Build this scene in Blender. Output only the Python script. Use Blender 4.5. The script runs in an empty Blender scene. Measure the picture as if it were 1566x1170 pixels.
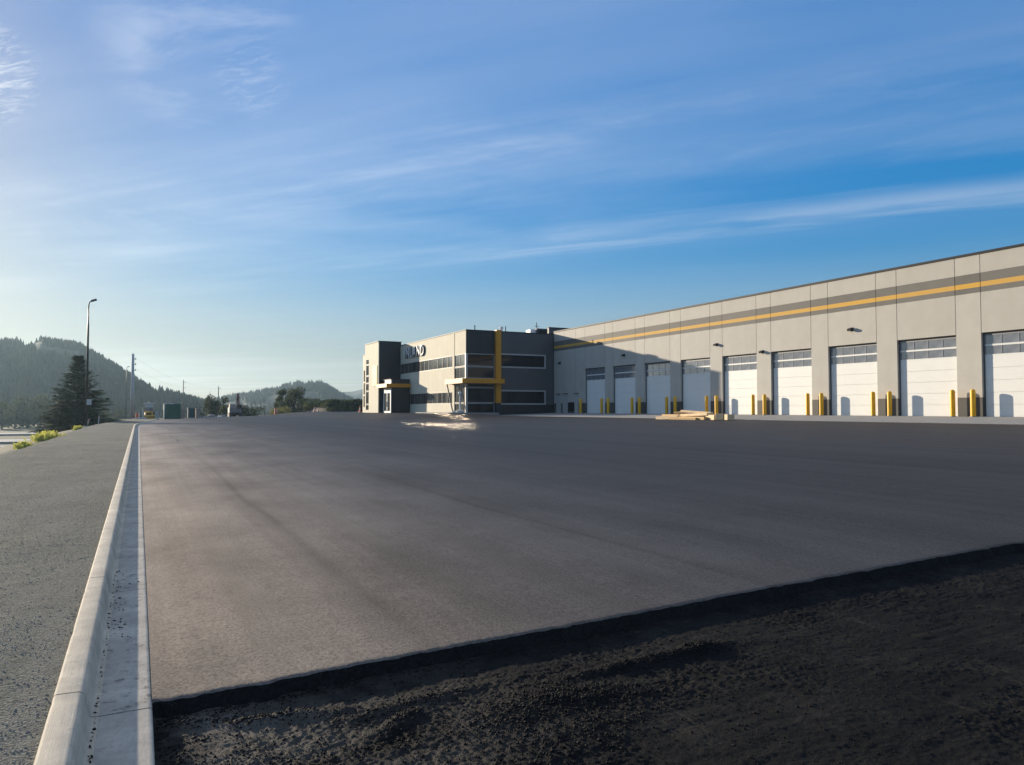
import bpy, math, random
import numpy as np
from math import radians as rad
from mathutils import Vector, Matrix

# ------------------------------------------------------------------ camera, sky, sun, exposure
scn = bpy.context.scene
COL = scn.collection
random.seed(7); RNG = np.random.default_rng(11)

cam_d = bpy.data.cameras.new('camera')
cam = bpy.data.objects.new('camera', cam_d); COL.objects.link(cam)
EYE = 1.65
cam.location = (0, 0, EYE)
cam.rotation_euler = (rad(92.06), 0, rad(-26.6))
cam_d.sensor_width = 36; cam_d.lens = 36 * 1140 / 1566
cam_d.clip_start = 0.05; cam_d.clip_end = 20000
scn.camera = cam

SUN_AZ = rad(-21.7)          # measured from +Y towards +X
SUN_EL = rad(10.8)
world = bpy.data.worlds.new('World'); scn.world = world; world.use_nodes = True

def build_sky():
    nt = world.node_tree; N = nt.nodes; L = nt.links; N.clear()
    out = N.new('ShaderNodeOutputWorld'); bg = N.new('ShaderNodeBackground')
    sky = N.new('ShaderNodeTexSky'); sky.sky_type = 'NISHITA'; sky.sun_disc = False
    sky.sun_elevation = SUN_EL; sky.sun_rotation = SUN_AZ
    sky.altitude = 400; sky.air_density = 1.0; sky.dust_density = 0.6; sky.ozone_density = 2.5
    tc = N.new('ShaderNodeTexCoord')
    def math_(op, a, b=None, clamp=False):
        n = N.new('ShaderNodeMath'); n.operation = op; n.use_clamp = clamp
        for i, v in enumerate((a, b)):
            if v is None: continue
            if isinstance(v, (int, float)): n.inputs[i].default_value = v
            else: L.new(v, n.inputs[i])
        return n.outputs[0]
    def ramp(v, a, b, c=0.0, d=1.0, smooth=True):
        n = N.new('ShaderNodeMapRange'); n.interpolation_type = 'SMOOTHSTEP' if smooth else 'LINEAR'
        L.new(v, n.inputs[0])
        n.inputs[1].default_value = a; n.inputs[2].default_value = b; n.inputs[3].default_value = c; n.inputs[4].default_value = d
        return n.outputs[0]
    sep = N.new('ShaderNodeSeparateXYZ'); L.new(tc.outputs['Generated'], sep.inputs[0])
    zz = math_('MAXIMUM', sep.outputs[2], 0.02)
    # a cloud sheet high above: direction projected onto a level plane, turned along the streaks
    px = math_('DIVIDE', sep.outputs[0], zz); py = math_('DIVIDE', sep.outputs[1], zz)
    ca, sa = math.cos(rad(-52)), math.sin(rad(-52))
    u = math_('ADD', math_('MULTIPLY', px, ca), math_('MULTIPLY', py, sa))
    v = math_('SUBTRACT', math_('MULTIPLY', py, ca), math_('MULTIPLY', px, sa))
    def noise(su, sv, scale, detail, rough=0.55, off=0.0, dist=0.0):
        cb = N.new('ShaderNodeCombineXYZ')
        L.new(math_('MULTIPLY', u, su), cb.inputs[0]); L.new(math_('MULTIPLY', v, sv), cb.inputs[1]); cb.inputs[2].default_value = off
        n = N.new('ShaderNodeTexNoise'); n.inputs['Scale'].default_value = scale; n.inputs['Detail'].default_value = detail
        n.inputs['Roughness'].default_value = rough; n.inputs['Distortion'].default_value = dist
        L.new(cb.outputs[0], n.inputs['Vector']); return n.outputs[0]
    veil = ramp(noise(0.30, 0.8, 0.9, 5, 0.5, 3.1, 0.4), 0.34, 0.70)
    streak = ramp(noise(0.20, 1.5, 0.8, 6, 0.55, 7.7, 0.5), 0.44, 0.74)
    fine = ramp(noise(0.8, 3.0, 2.0, 6, 0.6, 1.3, 0.3), 0.38, 0.75)
    broken = ramp(noise(0.9, 1.3, 0.7, 6, 0.65, 53.0, 0.8), 0.36, 0.62)
    wisp = math_('MULTIPLY', streak, math_('ADD', math_('MULTIPLY', fine, 0.5), 0.5))
    cover = math_('ADD', math_('MULTIPLY', veil, 0.22), math_('MULTIPLY', math_('MULTIPLY', wisp, broken), 0.36), True)
    # the long thin band of cirrus that lies low across the view, and the clear strip under it
    vb = math_('ADD', v, math_('MULTIPLY', noise(0.25, 0.3, 1.0, 3, 0.5, 15.0), 0.5))
    band = math_('MULTIPLY', math_('MULTIPLY', ramp(vb, 3.95, 4.35), ramp(vb, 4.50, 4.78, 1.0, 0.0)), math_('MULTIPLY', ramp(noise(0.25, 1.2, 1.0, 6, 0.6, 5.2, 0.4), 0.34, 0.60), ramp(u, -3.7, -2.0, 0.12, 1.0)))
    cover = math_('MULTIPLY', cover, ramp(v, 3.6, 4.9, 1.0, 0.12))
    cover = math_('MAXIMUM', cover, math_('MULTIPLY', band, 0.33))
    # the veil along the top of view; cover added overhead to brighten, neutralise shade
    cover = math_('ADD', cover, ramp(sep.outputs[2], 0.40, 0.80, 0.0, 0.60), True)
    # mottled patches of high cloud
    def patch(az, el, r0, r1):
        d = N.new('ShaderNodeVectorMath'); d.operation = 'DOT_PRODUCT'; L.new(tc.outputs['Generated'], d.inputs[0])
        a, e = rad(az), rad(el); d.inputs[1].default_value = (math.sin(a) * math.cos(e), math.cos(a) * math.cos(e), math.sin(e))
        return ramp(d.outputs['Value'], math.cos(rad(r1)), math.cos(rad(r0)))
    ripple = ramp(noise(3.0, 9.0, 3.2, 5, 0.65, 9.4, 0.8), 0.42, 0.72)
    soft = ramp(noise(1.2, 2.4, 1.6, 5, 0.6, 29.4, 0.6), 0.40, 0.75)
    cover = math_('ADD', cover, math_('MULTIPLY', math_('MULTIPLY', ripple, patch(-9.3, 20.5, 0.3, 3.6)), 0.65), True)
    cover = math_('ADD', cover, math_('MULTIPLY', math_('MULTIPLY', soft, patch(3.5, 25.5, 1.0, 7.5)), 0.34), True)
    cover = math_('ADD', cover, math_('MULTIPLY', math_('MULTIPLY', ripple, patch(7.0, 23.0, 0.3, 3.0)), 0.16), True)
    # low pale cloud over the hills
    low = math_('MULTIPLY', ramp(noise(0.10, 0.42, 1.0, 5, 0.6, 41.0, 0.3), 0.40, 0.66), math_('MULTIPLY', ramp(sep.outputs[2], 0.012, 0.03), ramp(sep.outputs[2], 0.05, 0.10, 1.0, 0.0)))
    cover = math_('MAXIMUM', cover, math_('MULTIPLY', low, 0.28))
    cover = math_('MULTIPLY', cover, ramp(sep.outputs[2], 0.0, 0.03))
    # soft shoulder: evens out the bright side of the sky, all the way round
    bw = N.new('ShaderNodeRGBToBW'); L.new(sky.outputs[0], bw.inputs[0])
    sc_ = N.new('ShaderNodeVectorMath'); sc_.operation = 'SCALE'; L.new(sky.outputs[0], sc_.inputs[0]); L.new(math_('POWER', bw.outputs[0], -0.62), sc_.inputs['Scale'])
    hs = N.new('ShaderNodeHueSaturation'); hs.inputs['Value'].default_value = 1.75
    L.new(ramp(sep.outputs[2], 0.02, 0.22, 0.70, 1.44), hs.inputs['Saturation'])
    dim = N.new('ShaderNodeVectorMath'); dim.operation = 'SCALE'; L.new(hs.outputs[0], dim.inputs[0]); L.new(ramp(sep.outputs[2], 0.0, 0.16, 0.74, 1.0), dim.inputs['Scale'])
    tint = N.new('ShaderNodeVectorMath'); tint.operation = 'MULTIPLY'; 
    tm = N.new('ShaderNodeMix'); tm.data_type = 'RGBA'; tm.inputs['A'].default_value = (0.90, 0.94, 1.03, 1); tm.inputs['B'].default_value = (0.98, 0.93, 0.98, 1)
    L.new(ramp(sep.outputs[2], 0.10, 0.42), tm.inputs['Factor']); L.new(tm.outputs['Result'], tint.inputs[1]); L.new(sc_.outputs[0], tint.inputs[0]); L.new(tint.outputs[0], hs.inputs['Color'])
    # clouds are lit by the same sun and sky: a paler, brighter version of the sky behind them
    hsc = N.new('ShaderNodeHueSaturation'); hsc.inputs['Saturation'].default_value = 0.22; hsc.inputs['Value'].default_value = 1.55
    L.new(dim.outputs[0], hsc.inputs['Color'])
    mix = N.new('ShaderNodeMix'); mix.data_type = 'RGBA'
    L.new(cover, mix.inputs['Factor']); L.new(dim.outputs[0], mix.inputs['A']); L.new(hsc.outputs[0], mix.inputs['B'])
    L.new(mix.outputs['Result'], bg.inputs['Color']); bg.inputs['Strength'].default_value = 0.092
    L.new(bg.outputs[0], out.inputs['Surface'])
build_sky()

sun_d = bpy.data.lights.new('sun', 'SUN'); sun_d.energy = 5.0; sun_d.angle = rad(0.55); sun_d.color = (1.0, 0.86, 0.67)
sun = bpy.data.objects.new('sun', sun_d); COL.objects.link(sun)
sdir = Vector((math.sin(SUN_AZ) * math.cos(SUN_EL), math.cos(SUN_AZ) * math.cos(SUN_EL), math.sin(SUN_EL)))
sun.rotation_euler = (-sdir).to_track_quat('-Z', 'Y').to_euler()
sun.location = (-40, 100, 60)

scn.view_settings.view_transform = 'Standard'; scn.view_settings.look = 'None'
scn.view_settings.exposure = 0.75; scn.view_settings.gamma = 1.0; scn.view_settings.use_curve_mapping = False
scn.render.engine = 'CYCLES'
cy = scn.cycles
cy.use_denoising = True; cy.max_bounces = 6; cy.diffuse_bounces = 3; cy.glossy_bounces = 3; cy.volume_bounces = 0
cy.transparent_max_bounces = 8; cy.caustics_refractive = False; cy.sample_clamp_indirect = 120.0; cy.blur_glossy = 0.0

# ------------------------------------------------------------------ helpers
def tag(o, label=None, cat=None, group=None, kind=None):
    if label: o['label'] = label
    if cat: o['category'] = cat
    if group: o['group'] = group
    if kind: o['kind'] = kind
    return o
def thing(name, loc, label, cat, group=None, rz=0.0):
    o = bpy.data.objects.new(name, None); COL.objects.link(o); o.location = loc; o.rotation_euler = (0, 0, rz)
    o.empty_display_size = 0.3
    return tag(o, label, cat, group)
def link(name, me, parent=None, loc=None, rot=None):
    o = bpy.data.objects.new(name, me); COL.objects.link(o)
    if parent is not None: o.parent = parent
    if loc is not None: o.location = loc
    if rot is not None: o.rotation_euler = rot
    return o
def copy_tree(o, parent=None):
    c = o.copy(); COL.objects.link(c)
    if parent is not None: c.parent = parent
    for ch in list(o.children): copy_tree(ch, c)
    return c

class MB:
    """collects simple shapes and links them as one mesh object"""
    def __init__(s): s.v = []; s.f = []; s.m = []
    def add(s, v, f, mi=0):
        b = len(s.v); s.v += [tuple(p) for p in v]; s.f += [tuple(b + i for i in q) for q in f]; s.m += [mi] * len(f); return s
    def box(s, x0, x1, y0, y1, z0, z1, mi=0):
        v = [(x0, y0, z0), (x1, y0, z0), (x1, y1, z0), (x0, y1, z0), (x0, y0, z1), (x1, y0, z1), (x1, y1, z1), (x0, y1, z1)]
        return s.add(v, [(3, 2, 1, 0), (4, 5, 6, 7), (0, 1, 5, 4), (1, 2, 6, 5), (2, 3, 7, 6), (3, 0, 4, 7)], mi)
    def cbox(s, x0, x1, y0, y1, z0, z1, c=0.01, mi=0):
        """box with chamfered vertical and top edges"""
        def ring(z, i): return [(x0 + i + c, y0 + i, z), (x1 - i - c, y0 + i, z), (x1 - i, y0 + i + c, z), (x1 - i, y1 - i - c, z), (x1 - i - c, y1 - i, z), (x0 + i + c, y1 - i, z), (x0 + i, y1 - i - c, z), (x0 + i, y0 + i + c, z)]
        v = ring(z0, 0) + ring(z1 - c, 0) + ring(z1, c)
        f = [tuple(range(7, -1, -1)), tuple(range(16, 24))]
        for k in range(2):
            for i in range(8): j = (i + 1) % 8; f.append((k * 8 + i, k * 8 + j, k * 8 + 8 + j, k * 8 + 8 + i))
        return s.add(v, f, mi)
    def tube(s, pts, rads, n=10, mi=0, cap=True):
        pts = [Vector(p) for p in pts]; rads = rads if hasattr(rads, '__len__') else [rads] * len(pts)
        vs = []; fs = []
        for i, p in enumerate(pts):
            d = (pts[min(i + 1, len(pts) - 1)] - pts[max(i - 1, 0)]).normalized()
            a = d.orthogonal().normalized() if abs(d.z) < 0.99 else Vector((1, 0, 0)); b = d.cross(a).normalized(); a = b.cross(d)
            for k in range(n):
                t = 2 * math.pi * k / n; vs.append(p + (a * math.cos(t) + b * math.sin(t)) * rads[i])
        for i in range(len(pts) - 1):
            for k in range(n): q = (k + 1) % n; fs.append((i * n + k, i * n + q, (i + 1) * n + q, (i + 1) * n + k))
        if cap: fs.append(tuple(range(n - 1, -1, -1))); fs.append(tuple((len(pts) - 1) * n + k for k in range(n)))
        return s.add(vs, fs, mi)
    def prism(s, poly, y0, y1, mi=0):
        """profile in XZ, extruded along Y"""
        n = len(poly); v = [(x, y0, z) for x, z in poly] + [(x, y1, z) for x, z in poly]
        f = [tuple(range(n)), tuple(range(2 * n - 1, n - 1, -1))] + [(i, i + n, (i + 1) % n + n, (i + 1) % n) for i in range(n)]
        return s.add(v, f, mi)
    def prism_x(s, poly, x0, x1, mi=0):
        """profile in YZ, extruded along X"""
        n = len(poly); v = [(x0, y, z) for y, z in poly] + [(x1, y, z) for y, z in poly]
        f = [tuple(range(n - 1, -1, -1)), tuple(range(n, 2 * n))] + [(i, (i + 1) % n, (i + 1) % n + n, i + n) for i in range(n)]
        return s.add(v, f, mi)
    def mesh(s, name, mats, smooth=False):
        me = bpy.data.meshes.new(name); me.from_pydata(s.v, [], s.f)
        for m in (mats if isinstance(mats, (list, tuple)) else [mats]): me.materials.append(m)
        me.polygons.foreach_set('material_index', s.m)
        if smooth: me.polygons.foreach_set('use_smooth', [True] * len(s.f))
        me.validate(); me.update(); return me
    def build(s, name, mats, parent=None, smooth=False, loc=None, rot=None):
        return link(name, s.mesh(name, mats, smooth), parent, loc, rot)

def np_mesh(name, V, F, mat, smooth=False, mi=None):
    """V (n,3) float, F (m,k) int: fast mesh"""
    V = np.asarray(V, np.float32); F = np.asarray(F, np.int32); m, k = F.shape
    me = bpy.data.meshes.new(name)
    me.vertices.add(len(V)); me.vertices.foreach_set('co', V.ravel())
    me.loops.add(m * k); me.loops.foreach_set('vertex_index', F.ravel())
    me.polygons.add(m); me.polygons.foreach_set('loop_start', np.arange(0, m * k, k, dtype=np.int32))
    if smooth: me.polygons.foreach_set('use_smooth', np.ones(m, bool))
    for mm in (mat if isinstance(mat, (list, tuple)) else [mat]): me.materials.append(mm)
    if mi is not None: me.polygons.foreach_set('material_index', np.asarray(mi, np.int32))
    me.update(calc_edges=True); me.validate(); return me

def grid_faces(ny, nx):
    i = np.arange(ny - 1)[:, None] * nx + np.arange(nx - 1)[None, :]
    return np.stack([i, i + 1, i + nx + 1, i + nx], -1).reshape(-1, 4)

def vnoise(x, y, seed=0):
    """smooth value noise in 0..1"""
    xi = np.floor(x).astype(np.int64); yi = np.floor(y).astype(np.int64); xf = x - xi; yf = y - yi
    def h(a, b):
        n = (a * 374761393 + b * 668265263 + seed * 982451653) & 0xFFFFFFFF
        n = ((n ^ (n >> 13)) * 1274126177) & 0xFFFFFFFF
        return ((n ^ (n >> 16)) & 0xFFFF) / 65535.0
    u = xf * xf * (3 - 2 * xf); w = yf * yf * (3 - 2 * yf)
    return (h(xi, yi) * (1 - u) + h(xi + 1, yi) * u) * (1 - w) + (h(xi, yi + 1) * (1 - u) + h(xi + 1, yi + 1) * u) * w
def fbm(x, y, oct=4, seed=0):
    s = 0; a = 0.5; t = 0
    for k in range(oct): s = s + a * vnoise(x * 2 ** k, y * 2 ** k, seed + k); t += a; a *= 0.5
    return s / t
def sstep(a, b, x):
    t = np.clip((x - a) / (b - a), 0, 1); return t * t * (3 - 2 * t)

# ------------------------------------------------------------------ materials
class Mat:
    def __init__(s, name, rough=0.8, spec=0.5, metal=0.0):
        s.m = bpy.data.materials.new(name); s.m.use_nodes = True; s.nt = s.m.node_tree; s.N = s.nt.nodes; s.L = s.nt.links
        s.b = s.N['Principled BSDF']; s.b.inputs['Roughness'].default_value = rough
        s.b.inputs['Specular IOR Level'].default_value = spec; s.b.inputs['Metallic'].default_value = metal
        s.tc = s.N.new('ShaderNodeTexCoord').outputs['Object']
    def noise(s, scale, detail=4, rough=0.55, vec=(1, 1, 1), dist=0.0):
        mp = s.N.new('ShaderNodeMapping'); mp.inputs['Scale'].default_value = vec; s.L.new(s.tc, mp.inputs[0])
        n = s.N.new('ShaderNodeTexNoise'); n.inputs['Scale'].default_value = scale; n.inputs['Detail'].default_value = detail
        n.inputs['Roughness'].default_value = rough; n.inputs['Distortion'].default_value = dist; s.L.new(mp.outputs[0], n.inputs['Vector']); return n.outputs[0]
    def voro(s, scale, vec=(1, 1, 1), out='Color'):
        mp = s.N.new('ShaderNodeMapping'); mp.inputs['Scale'].default_value = vec; s.L.new(s.tc, mp.inputs[0])
        n = s.N.new('ShaderNodeTexVoronoi'); n.inputs['Scale'].default_value = scale; s.L.new(mp.outputs[0], n.inputs['Vector'])
        return n.outputs[out]
    def xyz(s, i):
        n = s.N.new('ShaderNodeSeparateXYZ'); s.L.new(s.tc, n.inputs[0]); return n.outputs[i]
    def rng(s, v, a, b, c=0.0, d=1.0):
        n = s.N.new('ShaderNodeMapRange'); s.L.new(v, n.inputs[0])
        for i, q in enumerate((a, b, c, d)): n.inputs[i + 1].default_value = q
        return n.outputs[0]
    def op(s, o, a, b=0.0):
        n = s.N.new('ShaderNodeMath'); n.operation = o
        for i, q in enumerate((a, b)):
            if isinstance(q, (int, float)): n.inputs[i].default_value = q
            else: s.L.new(q, n.inputs[i])
        return n.outputs[0]
    def mix(s, f, a, b, mode='MIX'):
        n = s.N.new('ShaderNodeMix'); n.data_type = 'RGBA'; n.blend_type = mode
        for key, q in (('Factor', f), ('A', a), ('B', b)):
            if isinstance(q, tuple): n.inputs[key].default_value = q if len(q) == 4 else (*q, 1)
            elif isinstance(q, (int, float)): n.inputs[key].default_value = q
            else: s.L.new(q, n.inputs[key])
        return n.outputs['Result']
    def col(s, c):
        if isinstance(c, tuple): s.b.inputs['Base Color'].default_value = (*c[:3], 1)
        else: s.L.new(c, s.b.inputs['Base Color'])
        return s
    def rough(s, v): s.L.new(v, s.b.inputs['Roughness']); return s
    def bump(s, h, dist=0.01, strength=1.0):
        n = s.N.new('ShaderNodeBump'); n.inputs['Distance'].default_value = dist; n.inputs['Strength'].default_value = strength
        s.L.new(h, n.inputs['Height']); s.L.new(n.outputs[0], s.b.inputs['Normal']); return s

def simple(name, c, rough=0.7, var=0.12, scale=3.0, spec=0.4, metal=0.0, bump=None, vec=(1, 1, 1)):
    a = Mat(name, rough, spec, metal); n = a.noise(scale, 5, 0.6, vec)
    lo = tuple(x * (1 - var) for x in c); hi = tuple(min(1, x * (1 + var)) for x in c)
    a.col(a.mix(a.rng(n, 0.3, 0.7), lo, hi))
    if bump: a.bump(a.noise(bump[0], 4), bump[1])
    return a.m

def mk_asphalt():
    a = Mat('asphalt', 0.8, 0.1)
    big = a.noise(0.09, 5, 0.6, (1.7, 0.20, 1)); streak = a.noise(1.0, 6, 0.65, (1.3, 0.022, 1), 0.15); streak2 = a.noise(1.0, 5, 0.65, (6.0, 0.03, 1)); cross = a.noise(1.0, 4, 0.6, (0.12, 1.6, 1))
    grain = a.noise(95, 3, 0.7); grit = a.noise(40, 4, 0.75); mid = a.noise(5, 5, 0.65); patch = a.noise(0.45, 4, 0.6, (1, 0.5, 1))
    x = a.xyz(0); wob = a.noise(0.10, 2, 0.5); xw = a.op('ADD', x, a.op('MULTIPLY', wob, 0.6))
    fr = a.op('ABSOLUTE', a.op('SUBTRACT', a.op('FRACT', a.op('DIVIDE', a.op('SUBTRACT', xw, 0.55), 3.05)), 0.5))
    seam = a.op('MULTIPLY', a.rng(fr, 0.0, 0.03, 1.0, 0.0), a.rng(a.noise(0.22, 3, 0.6, (1, 0.3, 1)), 0.40, 0.62, 0.0, 0.8))
    # how polished and dusty the mat is: lanes, roller streaks, speckle of stones
    v = a.op('ADD', a.op('MULTIPLY', big, 0.22), a.op('ADD', a.op('MULTIPLY', streak, 0.34), a.op('ADD', a.op('MULTIPLY', streak2, 0.20), a.op('ADD', a.op('MULTIPLY', mid, 0.14), a.op('MULTIPLY', cross, 0.10)))))
    p = a.rng(v, 0.36, 0.64)
    dust_glow = a.op('MULTIPLY', a.rng(x, 0.0, 10.0, 1.0, 0.0), a.rng(patch, 0.32, 0.66, 0.3, 1.0))  # dusty film, raised towards the kerb to paint sunward glare into colour and gloss
    c = a.mix(p, (0.015, 0.0132, 0.0118), (0.027, 0.0238, 0.0210))
    c = a.mix(a.op('MULTIPLY', dust_glow, 0.55), c, (0.068, 0.061, 0.057))
    c = a.mix(a.op('MULTIPLY', a.rng(grain, 0.56, 0.78), 0.6), c, (0.075, 0.066, 0.058))
    c = a.mix(a.rng(grit, 0.30, 0.50, 0.55, 0.0), c, (0.010, 0.009, 0.009))
    c = a.mix(a.op('MULTIPLY', seam, 0.6), c, (0.012, 0.0115, 0.011))
    di = a.N.new('ShaderNodeBsdfDiffuse'); a.L.new(c, di.inputs['Color'])
    gl = a.N.new('ShaderNodeBsdfAnisotropic'); gl.distribution = 'BECKMANN'; gl.inputs['Color'].default_value = (1.0, 0.89, 0.79, 1)
    a.L.new(a.rng(v, 0.35, 0.65, 0.95, 0.90), gl.inputs['Roughness'])
    k = a.op('MULTIPLY', a.rng(p, 0, 1, 0.70, 1.20), a.rng(grit, 0.30, 0.68, 0.55, 1.38)); k = a.op('MULTIPLY', k, a.op('SUBTRACT', 1.0, a.op('MULTIPLY', seam, 0.45)))
    fn = a.N.new('ShaderNodeFresnel'); fn.inputs['IOR'].default_value = 1.3
    k = a.op('MULTIPLY', k, a.op('MULTIPLY', a.op('ADD', 0.072, a.op('MULTIPLY', dust_glow, 0.135)), a.op('ADD', 0.72, fn.outputs[0])))
    b = a.N.new('ShaderNodeBump'); b.inputs['Distance'].default_value = 0.003; a.L.new(a.op('ADD', a.op('MULTIPLY', grain, 0.6), grit), b.inputs['Height'])
    for n in (di, gl): a.L.new(b.outputs[0], n.inputs['Normal'])
    mx = a.N.new('ShaderNodeMixShader'); a.L.new(k, mx.inputs[0]); a.L.new(di.outputs[0], mx.inputs[1]); a.L.new(gl.outputs[0], mx.inputs[2])
    # the flattened stone tops: a tighter sheen that only shows at a glancing view
    g2 = a.N.new('ShaderNodeBsdfAnisotropic'); g2.distribution = 'BECKMANN'; g2.inputs['Color'].default_value = (1.0, 0.89, 0.78, 1); g2.inputs['Roughness'].default_value = 0.46; a.L.new(b.outputs[0], g2.inputs['Normal'])
    m2 = a.N.new('ShaderNodeMixShader'); a.L.new(a.op('MULTIPLY', fn.outputs[0], 0.085), m2.inputs[0]); a.L.new(mx.outputs[0], m2.inputs[1]); a.L.new(g2.outputs[0], m2.inputs[2])
    outn = [n for n in a.N if n.type == 'OUTPUT_MATERIAL'][0]; a.N.remove(a.b); a.L.new(m2.outputs[0], outn.inputs['Surface'])
    return a.m
def mk_base():
    a = Mat('tack coated base', 0.8, 0.07)
    n = a.noise(1.3, 6, 0.68); g = a.noise(120, 3, 0.7); sc = a.noise(1.0, 7, 0.78, (16.0, 1.6, 1), 0.5); rub = a.noise(2.2, 5, 0.7)
    x = a.xyz(0)
    dusty = a.op('MULTIPLY', a.rng(n, 0.38, 0.62), a.rng(x, 0.2, 2.2, 1.0, 0.05))
    c = a.mix(dusty, (0.007, 0.0066, 0.0064), (0.125, 0.113, 0.096))
    c = a.mix(a.op('MULTIPLY', a.rng(sc, 0.55, 0.68), a.rng(rub, 0.46, 0.66, 0.0, 0.6)), c, (0.10, 0.088, 0.066))
    c = a.mix(a.op('MULTIPLY', a.rng(rub, 0.5, 0.72), 0.45), c, (0.040, 0.036, 0.030))
    c = a.mix(a.rng(g, 0.64, 0.8, 0.0, 0.45), c, (0.09, 0.085, 0.075))
    a.col(c); a.bump(a.op('ADD', g, a.op('MULTIPLY', a.noise(38, 4, 0.7), 1.2)), 0.008); return a.m
def mk_gravel():
    a = Mat('crushed gravel', 1.0, 0.04)
    g = a.voro(85); sp = a.N.new('ShaderNodeSeparateColor'); a.L.new(g, sp.inputs[0]); big = a.noise(0.5, 5, 0.6); tr = a.noise(0.9, 4, 0.6, (2.2, 0.12, 1))
    c = a.mix(a.rng(sp.outputs[0], 0, 1), (0.062, 0.062, 0.050), (0.295, 0.292, 0.242))
    c = a.mix(a.rng(big, 0.35, 0.65, 0, 0.5), c, (0.10, 0.105, 0.085))
    c = a.mix(a.rng(tr, 0.42, 0.62, 0, 0.35), c, (0.20, 0.19, 0.17))
    a.col(c); a.bump(a.op('ADD', a.voro(85, out='Distance'), a.op('MULTIPLY', a.noise(25, 5, 0.7), 1.5)), 0.008); return a.m
def mk_concrete(name, c, stain=0.25, streak=(1, 1, 1), rough=0.85, tar=0.0):
    a = Mat(name, rough, 0.35)
    n = a.noise(2.5, 6, 0.65); f = a.noise(30, 4, 0.7, streak); d = a.noise(0.7, 4, 0.6)
    k = a.mix(a.rng(n, 0.3, 0.7), tuple(x * (1 - stain) for x in c), tuple(min(1, x * 1.08) for x in c))
    k = a.mix(a.rng(f, 0.45, 0.70, 0, 0.5), k, tuple(x * 0.55 for x in c)); k = a.mix(a.rng(d, 0.5, 0.75, 0, 0.35), k, tuple(x * 0.65 for x in c))
    if tar: k = a.mix(a.op('MULTIPLY', a.rng(a.noise(9, 6, 0.8), 0.54, 0.64), a.rng(a.noise(1.3, 3), 0.36, 0.56, 0, tar)), k, (0.05, 0.048, 0.045))
    a.col(k); a.bump(a.op('ADD', a.op('MULTIPLY', f, 0.6), a.noise(140, 2)), 0.002); return a.m
Z_STRIPE = [(7.65 + 1.65), (7.13 + 1.65), (6.86 + 1.65), (6.55 + 1.65)]
def mk_tilt_wall():
    """painted tilt-up panel: wainscot, grey band and yellow line are flat paint at fixed heights"""
    a = Mat('painted warehouse panel', 0.72, 0.35)
    z = a.xyz(2); n = a.noise(0.8, 5, 0.6); st = a.noise(1.4, 5, 0.6, (1, 1, 0.12))
    wall = a.mix(a.rng(n, 0.3, 0.7), (0.435, 0.408, 0.352), (0.495, 0.467, 0.408)); wall = a.mix(a.rng(st, 0.5, 0.75, 0, 0.22), wall, (0.38, 0.35, 0.30))
    dark = a.mix(a.rng(n, 0.3, 0.7), (0.115, 0.108, 0.092), (0.14, 0.13, 0.112)); yel = (0.62, 0.34, 0.035)
    def above(h): return a.op('GREATER_THAN', z, h)
    c = a.mix(above(Z_STRIPE[3]), wall, dark); c = a.mix(above(Z_STRIPE[2]), c, yel); c = a.mix(above(Z_STRIPE[1]), c, dark); c = a.mix(above(Z_STRIPE[0]), c, wall)
    c = a.mix(a.op('LESS_THAN', z, 2.32), c, (0.085, 0.083, 0.074))
    oi = a.N.new('ShaderNodeObjectInfo'); c = a.mix(a.op('MULTIPLY', oi.outputs['Random'], 0.16), c, (0.30, 0.28, 0.245)); a.col(c); a.bump(a.noise(9, 4, 0.6), 0.003); return a.m
def mk_glass(name, base=(0.012, 0.014, 0.017), rough=0.03, blind=None):
    a = Mat(name, rough, 0.5 if blind else 0.4)
    if blind:
        a.b.inputs['IOR'].default_value = 2.1
        n = a.noise(1.0, 2, 0.5, blind[1]); a.col(a.mix(a.rng(n, 0.42, 0.6), base, blind[0]))
    else: a.col(base)
    return a.m
def mk_leaf(name, c0, c1, scale=1.2):
    a = Mat(name, 0.75, 0.25); n = a.noise(scale, 3); n2 = a.noise(scale * 9, 2)
    a.col(a.mix(a.rng(a.op('ADD', a.op('MULTIPLY', n, 0.6), a.op('MULTIPLY', n2, 0.4)), 0.36, 0.64), c0, c1))
    tr = a.N.new('ShaderNodeBsdfTranslucent'); mx = a.N.new('ShaderNodeMixShader'); mx.inputs[0].default_value = 0.45
    src = a.b.inputs['Base Color'].links[0].from_socket; a.L.new(src, tr.inputs['Color'])
    outn = [n for n in a.N if n.type == 'OUTPUT_MATERIAL'][0]; a.L.new(a.b.outputs[0], mx.inputs[1]); a.L.new(tr.outputs[0], mx.inputs[2]); a.L.new(mx.outputs[0], outn.inputs['Surface'])
    return a.m

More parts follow.
